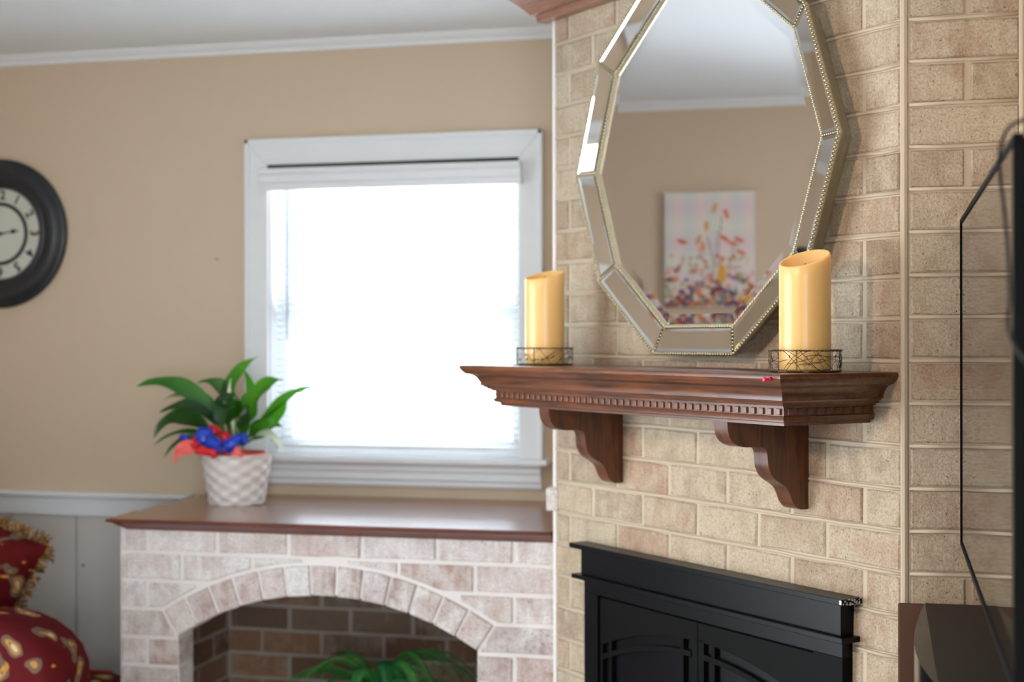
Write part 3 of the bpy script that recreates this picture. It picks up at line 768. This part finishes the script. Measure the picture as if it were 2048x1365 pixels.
def door(t0, t1, meeting):
    # frame polygon pieces; opening from to0..to1 with arched top
    dz1 = .820; of0, of1 = .010, .0205
    to0, to1 = (t0 + .020, t1 - .011) if meeting == 'hi' else (t0 + .011, t1 - .020)
    g = empty('door', (0, 0, 0)); g.parent = fi
    arc = lambda t, zc_: zc_ - (1.01 - math.sqrt(1.01 ** 2 - (t - .6) ** 2))
    def strip_arc(a, b, zlo, zhi, o0, o1, nm, N=20):
        mb = MB(); poly = [(-(a + (b - a) * i / N), zhi(a + (b - a) * i / N)) for i in range(N + 1)] + [(-(b - (b - a) * i / N), zlo(b - (b - a) * i / N)) for i in range(N + 1)]
        mb.prism(poly, -o1, -o0, 'y'); return mb.build(nm, M_BLACKM, g)
    strip_arc(t0, t1, lambda t: arc(t, .779), lambda t: dz1, of0, of1, 'top_panel')
    for a, b in ((t0, to0), (to1, t1)):
        MB().box((-b, -of1, .04), (-a, -of0, arc((a + b) / 2, .779) + .004)).build('stile', M_BLACKM, g)
    MB().box((-to1, -of1, .04), (-to0, -of0, .09)).build('bottom_rail', M_BLACKM, g)
    strip_arc(to0, to1, lambda t: arc(t, .742), lambda t: arc(t, .754), of0 + .002, of1 + .003, 'arched_bar')
    for c_ in ((to0 + .034, to1 - .034)):
        MB().box((-(c_ + .005), -(of1 + .001), .09), (-(c_ - .005), -of0, arc(c_, .779))).build('upright_bar', M_BLACKM, g)
    MB().box((-to1, -of0 - .001, .09), (-to0, -of0 + .001, .785)).build('glass', M_VOID, g)
    return g
door(.226, .5985, 'lo'); door(.6015, .982, 'hi')

# ------------------------------------------------------------------ candles and holders
def wavy_candle(t, o_, high_ang, h_lo, h_hi, r_, label, hlabel, tag_wick=True):
    loc = Vector(CH) + Vector((-S * t - S * o_, S * t - S * o_, ZM + .004))
    c = tag(empty('pillar_candle', loc), label, 'candle', 'pillar candles on the mantel')
    high_ang = math.radians(60)
    n = 48; mb = MB(); vs_ = []; fs = []
    def hh(a):
        u = .5 + .5 * math.cos(a - high_ang); return h_lo + (h_hi - h_lo) * (u ** 1.0)
    rings = []
    rings.append([(r_ * math.cos(2 * PI * k / n) * .97, r_ * math.sin(2 * PI * k / n) * .97, 0) for k in range(n)])
    rings.append([(r_ * math.cos(2 * PI * k / n), r_ * math.sin(2 * PI * k / n), .003) for k in range(n)])
    for f in (.3, .6, .9): rings.append([(r_ * math.cos(2 * PI * k / n), r_ * math.sin(2 * PI * k / n), hh(2 * PI * k / n) * f) for k in range(n)])
    for rr, dz in ((1.0, -.004), (.975, -.001), (.94, 0), (.90, -.002), (.87, -.012), (.80, -.022), (.62, -.030), (.4, -.034), (.15, -.035)):
        rings.append([(r_ * rr * math.cos(2 * PI * k / n), r_ * rr * math.sin(2 * PI * k / n), (hh(2 * PI * k / n) if rr > .85 else h_lo * (1 - (rr / .86) ** 1.2) + hh(2 * PI * k / n) * (rr / .86) ** 1.2) + dz) for k in range(n)])
    vs_ = [p for g in rings for p in g]
    for i in range(len(rings) - 1):
        for k in range(n):
            k2 = (k + 1) % n; fs.append((i * n + k, i * n + k2, (i + 1) * n + k2, (i + 1) * n + k))
    fs.append(tuple(range(n))[::-1]); fs.append(tuple((len(rings) - 1) * n + k for k in range(n)))
    mb.add(vs_, fs); mb.build('wax', M_WAX, c, smooth=True)
    MB().tube([(0, 0, h_lo - .03), (.0005, 0, h_lo - .008), (.001, 0, h_lo + .008)], .001, 6).build('wick', M_WICK, c)
    hd = tag(empty('candle_holder', Vector((loc.x, loc.y, ZM))), hlabel, 'candle holder', 'wire candle holders on the mantel')
    R = .0675; H = .041
    MB().lathe([(0, .0005), (R - .002, .0005), (R - .001, .0015), (R - .001, .0035), (R - .002, .004), (0, .004)], 40).build('base_plate', M_PLATE, hd)
    mb = MB()
    for ph in (0, PI):
        mb.tube([((R + .0012 * math.cos(a * 26 + ph)) * math.cos(a), (R + .0012 * math.cos(a * 26 + ph)) * math.sin(a), H + .0012 * math.sin(a * 26 + ph)) for a in [2 * PI * i / 260 for i in range(260)]], .0009, 4, closed=True)
    mb.build('twisted_rim', M_WIRE, hd)
    mb = MB(); mb.tube([(R * math.cos(a), R * math.sin(a), .003) for a in [2 * PI * i / 60 for i in range(60)]], .0012, 5, closed=True)
    for i in range(6):
        a = 2 * PI * i / 6 + .35; mb.tube([(R * math.cos(a), R * math.sin(a), .003), (R * math.cos(a), R * math.sin(a), H)], .0012, 5)
    mb.build('posts', M_WIRE, hd)
    mb = MB(); rnd_ = random.Random(int(t * 1000))
    for i in range(40):
        a0 = rnd_.uniform(0, 2 * PI); da = rnd_.uniform(.35, .95) * rnd_.choice((-1, 1)); z0, z1 = rnd_.choice(((.003, H), (H, .003), (rnd_.uniform(.008, .03), rnd_.uniform(.008, .03))))
        bend = rnd_.uniform(-.006, .006)
        pts = []
        for j in range(9):
            f = j / 8; a = a0 + da * f; zz = min(H, max(.003, z0 + (z1 - z0) * f + bend * math.sin(PI * f))); pts.append(((R + rnd_.uniform(-.001, .001)) * math.cos(a), (R + rnd_.uniform(-.001, .001)) * math.sin(a), zz))
        mb.tube(pts, .00055, 4)
        if i % 2 == 0:
            c_ = Vector(pts[rnd_.randint(2, 6)])
            for q in range(3): mb.add([c_ + Vector((0, 0, .0016 * (q - 1))) + v_ * .0014 for v_ in IV], IF)
    stuff(mb.build('wire_tangle', M_WIRE, hd))
wavy_candle(.112, .145, 0.1, .194, .230, .0485, 'cream pillar candle with wavy melted rim at the right end of the mantel', 'round twisted-wire candle holder at the right end of the mantel')
wavy_candle(1.035, .145, 0.1, .203, .227, .0475, 'cream pillar candle at the left end of the mantel, before the window', 'round twisted-wire candle holder at the left end of the mantel')

# push pin
pp = Vector(CH) + Vector((-S * .040 - S * .2905, S * .040 - S * .2905, 1.3765))
pin = tag(empty('push_pin', pp, RZ), 'small pink push pin stuck in the front edge of the mantel', 'push pin')
MB().lathe([(.0042, -.0025), (.0042, -.005), (.0024, -.0065), (.0024, -.013), (.0046, -.0145), (.0046, -.0175), (.003, -.0185)], 14, (0, 0, 0), 'y').build('head', M_PINK, pin, smooth=True)
MB().tube([(0, .004, 0), (0, -.003, 0)], .0006, 5).build('needle', M_PLATE, pin)

# ------------------------------------------------------------------ wall clock
CX, CZ = -2.902, 1.807
ck = tag(empty('wall_clock', (CX, YW, CZ)), 'large round black wall clock with cream dial, left of the window', 'clock')
ck.location = (CX, YW, CZ)
MB().lathe([(.246, -.001), (.251, -.006), (.251, -.016), (.247, -.022), (.243, -.022), (.240, -.026), (.226, -.040), (.215, -.046), (.200, -.045), (.190, -.038), (.183, -.036), (.180, -.040), (.172, -.042), (.166, -.036), (.160, -.030), (.153, -.016), (.152, -.010)], 96, (0, 0, 0), 'y', cap=False).build('frame', M_CLK, ck, smooth=True)
MB().lathe([(0, -.011), (.154, -.011), (.154, -.001), (0, -.001)], 72, (0, 0, 0), 'y').build('dial', M_DIAL, ck)
MB().lathe([(.095, -.011), (.095, -.016), (.098, -.018), (.103, -.018), (.106, -.016), (.106, -.011)], 72, (0, 0, 0), 'y', cap=False).build('inner_ring', M_CLK, ck, smooth=True)
def text_mesh(s, size, mat):
    cu = bpy.data.curves.new('t', 'FONT'); cu.body = s; cu.size = size; cu.align_x = 'CENTER'; cu.align_y = 'CENTER'; cu.extrude = .0004; cu.offset = .0011; cu.resolution_u = 4
    o = bpy.data.objects.new('t', cu); COL.objects.link(o); dg = bpy.context.evaluated_depsgraph_get(); me = bpy.data.meshes.new_from_object(o.evaluated_get(dg)); bpy.data.objects.remove(o); me.materials.clear(); me.materials.append(mat); return me
for h in range(1, 13):
    a = PI / 2 - h * PI / 6; r_ = .129
    o = ob('numeral', text_mesh(str(h), .044, M_INK), ck)
    o.matrix_local = Matrix.Translation((r_ * math.cos(a), -.0118, r_ * math.sin(a))) @ Matrix.Rotation(h * PI / 6, 4, 'Y') @ Matrix.Rotation(PI / 2, 4, 'X')
    a2 = a - PI / 12; mb = MB()
    mb.tube([(.108 * math.cos(a2), -.0115, .108 * math.sin(a2)), (.122 * math.cos(a2), -.0115, .122 * math.sin(a2))], .0015, 4)
    mb.build('minute_track', M_TINT, ck)
def hand(ang, L_, wd, name):
    mb = MB(); prof_ = [(-.02, wd * .6), (0, wd * .5), (L_ * .55, wd * .4), (L_ * .62, wd * 1.8), (L_ * .70, wd * 2.2), (L_ * .78, wd * .9), (L_ * .86, wd * .35), (L_, .0004)]
    poly = [(a, b) for a, b in prof_] + [(a, -b) for a, b in prof_[::-1]]
    ca, sa = math.cos(ang), math.sin(ang); poly = [(a * ca - b * sa, a * sa + b * ca) for a, b in poly]
    mb.prism(poly, -.0160, -.0150, 'y'); mb.build(name, M_INK, ck)
hand(math.radians(8), .078, .0035, 'hour_hand'); hand(math.radians(180), .105, .003, 'minute_hand')
MB().lathe([(0, -.018), (.007, -.017), (.007, -.011)], 20, (0, 0, 0), 'y').build('hub', M_INK, ck)
tag(MB().tube([(-2.112, YW, 1.709), (-2.112, YW - .012, 1.712)], .0018, 6).build('nail', M_GAP), 'tiny dark nail in the tan wall left of the window', 'nail')

# ------------------------------------------------------------------ painting on the left wall (seen in the mirror)
pt = tag(empty('canvas_painting', (XL, 3.567, 1.805)), 'canvas painting of autumn leaves and flowers, seen reflected in the mirror', 'painting')
PW, PH = .358, .460
MB().box((.001, -PW / 2, -PH / 2), (.030, PW / 2, PH / 2), ch=.002).build('canvas', plain('canvas_white', (214, 208, 204), .7), pt)
rp = random.Random(11); NX, NZ = 120, 154
cols = [[None] * NX for _ in range(NZ)]
def lc(c): return lin(c)[:3]
for j in range(NZ):
    for i in range(NX):
        cols[j][i] = lc((222 + 8 * math.sin(i * .2), 212 + 6 * math.sin(j * .13), 206))
def blob(u, v_, a, b, ang, c, al=.85):
    ca, sa = math.cos(ang), math.sin(ang); cl = lc(c); R_ = int(max(a, b) * NX) + 2
    for j in range(max(0, int(v_ * NX) - R_), min(NZ, int(v_ * NX) + R_)):
        for i in range(max(0, int(u * NX) - R_), min(NX, int(u * NX) + R_)):
            dx, dy = i / NX - u, j / NX - v_; p_, q_ = dx * ca + dy * sa, -dx * sa + dy * ca
            if (p_ / a) ** 2 + (q_ / b) ** 2 < 1: cols[j][i] = tuple(o_ * (1 - al) + n_ * al for o_, n_ in zip(cols[j][i], cl))
HV = NZ / NX
WARM = [(206, 104, 48), (214, 142, 52), (190, 70, 50), (226, 170, 70), (170, 50, 60), (222, 150, 110)]
COOL = [(90, 150, 120), (60, 110, 150), (130, 170, 110)]; DEEP = [(110, 24, 60), (80, 30, 80), (140, 30, 50), (60, 40, 90)]
for i in range(150): u = rp.random(); blob(u, rp.uniform(.02, .62) ** 1.1, rp.uniform(.015, .04), rp.uniform(.01, .022), rp.uniform(0, PI), rp.choice(WARM + [COOL[0], COOL[2]]), .65)
for i in range(150): blob(rp.random(), abs(rp.gauss(0, .16)), rp.uniform(.02, .05), rp.uniform(.012, .035), rp.uniform(0, PI), rp.choice(DEEP + WARM[:2]), .7)
for i in range(30): blob(rp.random(), rp.uniform(.02, .3), rp.uniform(.01, .03), rp.uniform(.01, .02), rp.uniform(0, PI), rp.choice(COOL), .7)
# u is mirrored in the photo's reflection: viewed directly, the tall stem leans the other way
for (u0, v0, u1, v1) in ((.47, .3, .40, .85), (.40, .55, .36, 1.0), (.44, .45, .52, .78), (.30, .3, .22, .72), (.52, .4, .62, .66)):
    for s_ in range(40): f = s_ / 39; blob(u0 + (u1 - u0) * f, v0 + (v1 - v0) * f, .008, .008, 0, (150, 96, 100), .6)
for (u, v_, a_, c) in ((.44, 1.10, 1.9, (208, 160, 60)), (.31, 1.03, 1.2, (214, 120, 56)), (.53, .90, 1.6, (218, 150, 60)), (.33, .76, .6, (216, 110, 60)), (.17, .74, .5, (216, 118, 60)), (.80, .73, .3, (214, 90, 56)), (.62, .75, 2.0, (204, 150, 70)), (.15, .60, .4, (222, 120, 70)), (.24, .70, .3, (216, 130, 70)), (.57, .67, 1.4, (222, 140, 60))):
    blob(u, v_, .062, .026, a_, c, .9)
blob(.36, .36, .05, .11, 0, (224, 164, 44), .95)
vs_ = []; fs = []; fc = []
for j in range(NZ + 1):
    for i in range(NX + 1): vs_.append((.0308, -PW / 2 + PW * i / NX, -PH / 2 + PH * j / NZ))
for j in range(NZ):
    for i in range(NX):
        a = j * (NX + 1) + i; fs.append((a, a + 1, a + NX + 2, a + NX + 1)); fc.append(cols[j][i])
xm = NT('painted_canvas'); at = xm.n('ShaderNodeAttribute', attribute_name='paint'); xm.l(at.outputs['Color'], xm.b.inputs['Base Color']); xm.set(Roughness=.6)
me = bpy.data.meshes.new('picture'); me.from_pydata(vs_, [], fs); me.materials.append(xm.m)
ca_ = me.color_attributes.new('paint', 'FLOAT_COLOR', 'CORNER'); buf = []
for c in fc: buf += list(c) + [1.0] + list(c) + [1.0] + list(c) + [1.0] + list(c) + [1.0]
ca_.data.foreach_set('color', buf); ob('picture', me, pt)

# ------------------------------------------------------------------ potted peace lily
PLX, PLY = -1.925, 4.235
ly = tag(empty('potted_plant', (PLX, PLY, ZL)), 'green leafy houseplant in a white woven basket on the wooden ledge', 'potted plant')
n = 160; rowsn = 60; HB = .152; vs_ = []; fs = []
for j in range(rowsn + 1):
    f = j / rowsn; base = .083 + .024 * f
    for k in range(n):
        a = 2 * PI * k / n; row = f * 8; rr = base + .0034 * math.sin(a * 9 + PI * math.floor(row)) * math.sin(PI * (row % 1)) ** .6
        if f > .95: rr = base + .003 + .0012 * math.sin(a * 40)
        if f < .03: rr = base + .001
        vs_.append((rr * math.cos(a), rr * math.sin(a), f * HB))
for j in range(rowsn):
    for k in range(n):
        k2 = (k + 1) % n; fs.append((j * n + k, j * n + k2, (j + 1) * n + k2, (j + 1) * n + k))
fs.append(tuple(range(n))[::-1]); m_ = len(vs_)
for k in range(n): a = 2 * PI * k / n; vs_.append((.098 * math.cos(a), .098 * math.sin(a), HB - .012))
for k in range(n): k2 = (k + 1) % n; fs.append((rowsn * n + k, rowsn * n + k2, m_ + k2, m_ + k))
fs.append(tuple(m_ + k for k in range(n)))
ob('basket', mesh('basket', vs_, fs, M_BASK, True), ly)
def bez(p, t):
    q = [Vector(x_) for x_ in p]
    while len(q) > 1: q = [q[i].lerp(q[i + 1], t) for i in range(len(q) - 1)]
    return q[0]
def leaf(path, wd, par, facing=(0, -1, .35), mat=None, N=12, stem=.25, fold=.25, name='leaf'):
    vs_ = []; fs = []; fc_ = Vector(facing).normalized()
    for i in range(N + 1):
        t = i / N; p = bez(path, t); tg = (bez(path, min(1, t + .02)) - bez(path, max(0, t - .02))).normalized()
        side = tg.cross(fc_); side = side.normalized() if side.length > 1e-3 else Vector((1, 0, 0)); nn = side.cross(tg)
        if t < stem: w_ = .0022
        else:
            s_ = (t - stem) / (1 - stem); w_ = max(.0006, wd * (math.sin(PI * s_ ** .72)) ** .9 + .0022 * (1 - s_))
        wob = .28 * wd * math.sin(t * 17 + wd * 300)
        vs_ += [p - side * w_ + nn * (w_ * fold + wob * .5), p - nn * w_ * .12, p + side * w_ + nn * (w_ * fold - wob * .5)]
    for i in range(N):
        a = i * 3; fs += [(a, a + 1, a + 4, a + 3), (a + 1, a + 2, a + 5, a + 4)]
    return ob(name, mesh(name, vs_, fs, mat or M_LEAF, True), par)
def lp(px, py, dy=0): return ((px - 468) * .00157, dy, HB + (905 - py) * .00153)
LV = [  # px paths measured at the plant, metres after lp
 ([lp(455, 890), lp(430, 790, -.03), lp(345, 740, -.05), lp(275, 772, -.06)], .021),
 ([lp(450, 890), lp(425, 800, .03), lp(360, 765, .05), lp(293, 802, .06)], .014),
 ([lp(455, 890), lp(430, 800, -.05), lp(370, 800, -.08), lp(338, 822, -.10)], .018),
 ([lp(450, 890), lp(420, 835, -.06), lp(350, 800, -.09), lp(328, 872, -.11)], .021),
 ([lp(450, 890), lp(410, 850, -.05), lp(360, 850, -.08), lp(318, 890, -.09)], .007),
 ([lp(450, 890), lp(410, 860, -.06), lp(370, 860, -.08), lp(340, 915, -.09)], .007),
 ([lp(462, 890), lp(425, 800, .0), lp(455, 740, .0), lp(513, 712, .0)], .019),
 ([lp(462, 890), lp(475, 790, .02), lp(430, 750, .0), lp(392, 764, -.02)], .017),
 ([lp(468, 890), lp(480, 800, -.02), lp(465, 780, -.06), lp(450, 800, -.09), ], .020),
 ([lp(460, 890), lp(455, 840, -.05), lp(480, 790, -.09), lp(455, 790, -.10), lp(475, 862, -.12)], .030),
 ([lp(475, 890), lp(500, 840, -.03), lp(510, 760, -.04), lp(575, 758, -.04)], .034),
 ([lp(478, 890), lp(505, 860, -.04), lp(540, 830, -.05), lp(580, 850, -.06)], .019),
 ([lp(480, 890), lp(520, 830, .02), lp(565, 770, .05), lp(612, 776, .06)], .012),
 ([lp(480, 890), lp(505, 800, .04), lp(480, 770, .06), lp(468, 740, .06)], .012),
 ([lp(455, 890), lp(440, 830, -.03), lp(400, 790, -.03), lp(352, 806, -.03)], .020),
 ([lp(470, 890), lp(490, 850, -.05), lp(505, 850, -.06), lp(500, 800, -.04)], .016),
 ([lp(480, 890), lp(520, 850, .03), lp(545, 840, .05), lp(560, 800, .05)], .016),
 ([lp(482, 890), lp(510, 870, .0), lp(530, 850, .0), lp(545, 880, .0)], .012),
 ([lp(465, 890), lp(440, 840, .04), lp(410, 790, .07), lp(430, 800, .08)], .018),
 ([lp(470, 890), lp(480, 830, .0), lp(500, 790, .02), lp(485, 840, .0)], .020),
]
for pth, wd in LV: leaf(pth, wd * 1.25, ly, N=18, facing=(random.uniform(-.3, .3), -1, random.uniform(.3, 1.1)))
leaf([lp(480, 890), lp(520, 850, -.02), lp(555, 850, -.03), lp(578, 905, -.03)], .011, ly, mat=M_SPATHE, name='spathe')
leaf([lp(465, 890), lp(468, 840, -.02), lp(452, 790, -.02), lp(462, 755, -.02)], .007, ly, mat=M_SPATHE, name='spathe')
stuff(MB().lathe([(0, HB - .010), (.096, HB - .010), (.097, HB - .013), (0, HB - .014)], 30).build('moss', plain('moss', (60, 70, 40), .9), ly))
def puff(px, py, dy, a, b, ang, mat):
    bm = bmesh.new(); bmesh.ops.create_icosphere(bm, subdivisions=3, radius=1.0); rr = random.Random(int(px * 7 + py)); ph = [rr.uniform(0, 6) for _ in range(3)]
    for v_ in bm.verts:
        c = v_.co; s_ = 1 + .16 * math.sin(c.x * 5 + ph[0]) + .14 * math.sin(c.z * 8 + c.x * 4 + ph[1]) + .1 * math.sin(c.y * 9 + ph[2]); x_, z_ = c.x * a * s_, c.z * b * s_
        v_.co = Vector((x_ * math.cos(ang) - z_ * math.sin(ang), c.y * min(a, b) * .8 * s_, x_ * math.sin(ang) + z_ * math.cos(ang)))
    me = bpy.data.meshes.new('ribbon_loop'); bm.to_mesh(me); bm.free(); me.materials.append(mat); me.polygons.foreach_set('use_smooth', [True] * len(me.polygons))
    return ob('ribbon_loop', me, rb, Vector(lp(px, py, dy)) )
rb = ob('ribbon_bow', MB().lathe([(.100, HB - .004), (.104, HB), (.100, HB + .006)], 40, cap=False).v and mesh('ribbon_bow', *(lambda b: (b.v, b.f))(MB().lathe([(.088, HB - .008), (.093, HB + .000), (.090, HB + .004)], 40, cap=False)), M_CORAL, True), ly)
for a in ((425, 868, -.09, .030, .024, .3, M_BLUE), (452, 880, -.11, .027, .020, -.4, M_BLUE), (488, 882, -.11, .034, .019, .6, M_BLUE), (505, 872, -.09, .020, .018, 0, M_BLUE), (440, 858, -.06, .024, .018, .1, M_RED), (470, 872, -.09, .024, .016, .7, M_RED), (440, 896, -.12, .036, .013, -.1, M_RED), (412, 880, -.09, .020, .016, .9, M_RED), (470, 893, -.12, .022, .011, .1, M_PURP), (400, 885, -.08, .026, .012, -.7, M_PURP), (380, 872, -.07, .016, .010, -.2, M_BLUE), (455, 905, -.118, .012, .008, .3, M_RED)):
    puff(*a)
leaf([lp(415, 893, -.09), lp(395, 885, -.10), lp(378, 890, -.11), lp(370, 922, -.11)], .022, ly, mat=M_CORAL, stem=0, name='ribbon_tail', facing=(0, -1, .2))
leaf([lp(480, 895, -.10), lp(495, 890, -.12), lp(505, 895, -.12), lp(512, 908, -.11)], .016, ly, mat=M_CORAL, stem=0, name='ribbon_tail', facing=(0, -1, .2))

# ------------------------------------------------------------------ fern in the niche
fn = tag(empty('potted_fern', (-1.43, 4.14, .24)), 'green fern standing inside the arched brick niche', 'fern')
MB().lathe([(0, .001), (.075, .001), (.095, .14), (.10, .15), (.09, .15), (.085, .13), (0, .13)], 32).build('pot', M_TERRA, fn, smooth=True)
def frond(p0, p1, p2, p3, wd, par):
    mb = MB(); path = [p0, p1, p2, p3]; N = 50
    mb.tube([bez(path, i / 12) for i in range(13)], .0013, 4)
    for i in range(5, N):
        t = i / N; p = bez(path, t); tg = (bez(path, min(1, t + .02)) - bez(path, t - .02)).normalized(); side = tg.cross(Vector((0, 0, 1)))
        side = side.normalized() if side.length > .05 else Vector((1, 0, 0)); L_ = wd * math.sin(PI * (t ** .8)) ** .8 + .004
        upv = side.cross(tg)
        for s_ in (-1, 1):
            e = p + side * s_ * L_ + tg * L_ * .35 - upv * L_ * .18; m_ = p + (e - p) * .45; hwid = tg * .0026
            mb.add([p, m_ + hwid, e, m_ - hwid], [(0, 1, 2, 3)])
    return mb.build('frond', M_FERN, par)
rf = random.Random(5)
for i in range(30):
    a = 2 * PI * i / 30 + rf.uniform(-.2, .2); L_ = rf.uniform(.20, .36); hgt = rf.uniform(.12, .29)
    d_ = Vector((math.cos(a), math.sin(a) * .55, 0))
    frond(Vector((0, 0, .13)), Vector((0, 0, .13)) + d_ * L_ * .25 + Vector((0, 0, hgt * .8)), Vector((0, 0, .12 + hgt * .85)) + d_ * L_ * .65, Vector((0, 0, .10 + hgt * .35)) + d_ * L_, .028, fn)

# ------------------------------------------------------------------ television, cable, console, brown panel
TVX = .1325; T0, T1, TZ0, TZ1 = 1.680, 2.885, 1.0675, 1.6685
tv = tag(empty('television', (TVX + .05, (T0 + T1) / 2, TZ0)), 'flat black television mounted on the right wall, screen reflecting the bricks', 'television')
def tb_(mb, name, mat, bev=0):
    o = mb.build(name, mat, tv); o.location = -tv.location
    if bev: bevelmod(o, bev, 2)
    return o
tb_(MB().box((TVX + .003, T0 + .004, TZ0 + .004), (TVX + .055, T1 - .004, TZ1 - .004)), 'body', M_TVB, .004)
bz = .009
for a, b in (((T0, TZ0), (T1, TZ0 + bz)), ((T0, TZ1 - bz), (T1, TZ1)), ((T0, TZ0 + bz), (T0 + bz, TZ1 - bz)), ((T1 - bz * .6, TZ0 + bz), (T1, TZ1 - bz))):
    tb_(MB().box((TVX - .0022, a[0], a[1]), (TVX + .010, b[0], b[1])), 'bezel', M_TVB, .001)
tb_(MB().box((TVX, T0 + bz, TZ0 + bz), (TVX + .003, T1 - bz * .6, TZ1 - bz)), 'screen', M_TVS)
tb_(MB().box((TVX + .055, 2.1, 1.25), (XR, 2.45, 1.5)), 'wall_bracket', M_BLACKM)
cbl = [(.19, 1.60, 1.655), (.165, 1.63, 1.677), (.128, 1.655, 1.674), (.119, 1.70, 1.655), (.119, 1.702, 1.625), (.120, 1.66, 1.585), (.120, 1.612, 1.54), (.120, 1.595, 1.515), (.120, 1.590, 1.488), (.120, 1.612, 1.466), (.121, 1.575, 1.448), (.123, 1.53, 1.437), (.128, 1.47, 1.425), (.14, 1.46, 1.40), (.17, 1.47, 1.37)]
tag(MB().tube(cat(cbl), .0021, 8).build('cable', M_CABLE, smooth=True), 'thin black cable looping over the top corner of the television', 'cable')

cs = tag(empty('media_console', (.15, 2.5, 0)), 'glossy black bow-fronted media console below the television', 'console')
ZC = .955
curve = [(.240, 2.895), (.067, 2.895), (.058, 2.81), (.049, 2.70), (.0435, 2.60), (.0415, 2.52), (.0435, 2.43), (.050, 2.34), (.062, 2.25), (.078, 2.17), (.100, 2.10), (.240, 2.08)]
cv = [(a[0], a[1]) for a in curve]
o = MB().prism(cv, .06, ZC, 'z').build('body', M_PIANO, cs); o.location = -cs.location; autosmooth(o, 40)
o = MB().prism(inset(cv, .012), .0, .06, 'z').build('plinth', M_BLACKM, cs); o.location = -cs.location
o = MB().prism([(.239, 2.893), (.0685, 2.893), (.0705, 2.19), (.239, 2.17)], ZC - .001, ZC + .0015, 'z').build('top_panel', M_CTOP, cs); o.location = -cs.location
bp = tag(MB().box((.019, 2.8965, 0), (.120, 2.9085, .953), ch=.003).build('upright_board', M_BROWN), 'upright brown board between the console and the pilaster', 'board')

# ------------------------------------------------------------------ armchair and cushion
ac = tag(empty('armchair', (-2.55, 3.8, 0)), 'red floral upholstered armchair at the lower left', 'armchair')
def ab(mb, name, mat, smooth=True, bev=0, sub=0):
    o = mb.build(name, mat, ac); o.location = -ac.location
    if bev: bevelmod(o, bev, 4)
    if smooth: o.data.polygons.foreach_set('use_smooth', [True] * len(o.data.polygons))
    return o
armp = [(a_ - .095, b_ - .03 * (b_ > .1)) for a_, b_ in [(-1.995, .08), (-1.985, .40), (-1.975, .55), (-1.980, .62), (-2.000, .665), (-2.035, .700), (-2.080, .728), (-2.130, .746), (-2.190, .755), (-2.300, .757), (-2.50, .765), (-2.925, .79), (-2.925, .08)]]
ab(MB().prism(armp, 3.46, 3.66, 'y'), 'arm', M_FLORAL, bev=.05)
armq = [(-2.83, .08), (-2.83, .60), (-2.86, .68), (-3.02, .70), (-3.02, .08)]
ab(MB().prism(armq, 4.12, 4.30, 'y'), 'arm', M_FLORAL, bev=.05)
ab(MB().box((-3.02, 3.64, .12), (-2.24, 4.14, .34)), 'seat_base', M_FLORAL, bev=.03)
ab(MB().box((-2.98, 3.66, .33), (-2.22, 4.12, .45)), 'seat_cushion', M_FLORAL, bev=.045)
ab(MB().box((-3.13, 3.50, .12), (-2.97, 4.28, .98)), 'backrest', M_FLORAL, bev=.05)
for xx, yy in ((-2.06, 3.52), (-2.95, 3.52), (-2.30, 4.05), (-2.95, 4.2)):
    ab(MB().lathe([(.018, 0), (.028, .12)], 12, (xx, yy, 0)), 'leg', M_WOODV)
# cushion
cu = tag(empty('throw_pillow', (-2.60, 3.80, .762)), 'red floral throw pillow with gold fringe leaning on the armchair', 'pillow')
cu.rotation_euler = (0, 0, 0)
G = 28; hs = .222; vs_ = []; fs = []; uax = Vector((.90, 0, -.436)); vax = Vector((.436, 0, .90))
def cush(u, v_, side):
    k1 = 1 - .10 * (1 - v_ * v_); k2 = 1 - .10 * (1 - u * u)
    th_ = .085 * ((1 - u ** 4) * (1 - v_ ** 4)) ** .5
    return uax * (u * hs * k1) + vax * (v_ * hs * k2) + Vector((0, side * th_, 0))
for side in (-1, 1):
    for j in range(G + 1):
        for i in range(G + 1): vs_.append(cush(-1 + 2 * i / G, -1 + 2 * j / G, side))
for s_ in (0, 1):
    b0 = s_ * (G + 1) ** 2
    for j in range(G):
        for i in range(G): a = b0 + j * (G + 1) + i; fs.append((a, a + 1, a + G + 2, a + G + 1))
ob('cover', mesh('cover', vs_, fs, M_FLORAL, True), cu)
mb = MB(); rr = random.Random(3)
for e in range(4):
    for i in range(150):
        s_ = -1 + 2 * (i + rr.random()) / 150
        u, v_ = [(s_, 1), (s_, -1), (1, s_), (-1, s_)][e]
        p = cush(u, v_, 0); outd = (uax * (u if e > 1 else 0) + vax * (v_ if e < 2 else 0)).normalized()
        L_ = rr.uniform(.018, .032); q = p + outd * L_ + Vector((rr.uniform(-.008, .008), rr.uniform(-.016, .016), rr.uniform(-.008, .008)))
        m_ = (p + q) / 2 + Vector((rr.uniform(-.010, .010), rr.uniform(-.012, .012), rr.uniform(-.01, .01)))
        mb.tube([p, m_, q], .0022, 4, rads=[.002, .0032, .0022])
stuff(mb.build('fringe', M_GOLD, cu))
for a_ in ([(.30, -.02, -.00), (.31, -.02, -.02), (.305, -.02, -.05)],):
    pass
st = tag(empty('storage_cube', (-2.445, 4.29, 0)), 'black and red box standing behind the armchair', 'box')
o = MB().box((-.10, -.09, 0), (.085, .09, .372), ch=.006).build('box_body', M_RUG, st)
o = MB().box((-.103, -.093, .365), (.02, .093, .382), ch=.004).build('red_trim', M_TRIMRED, st)
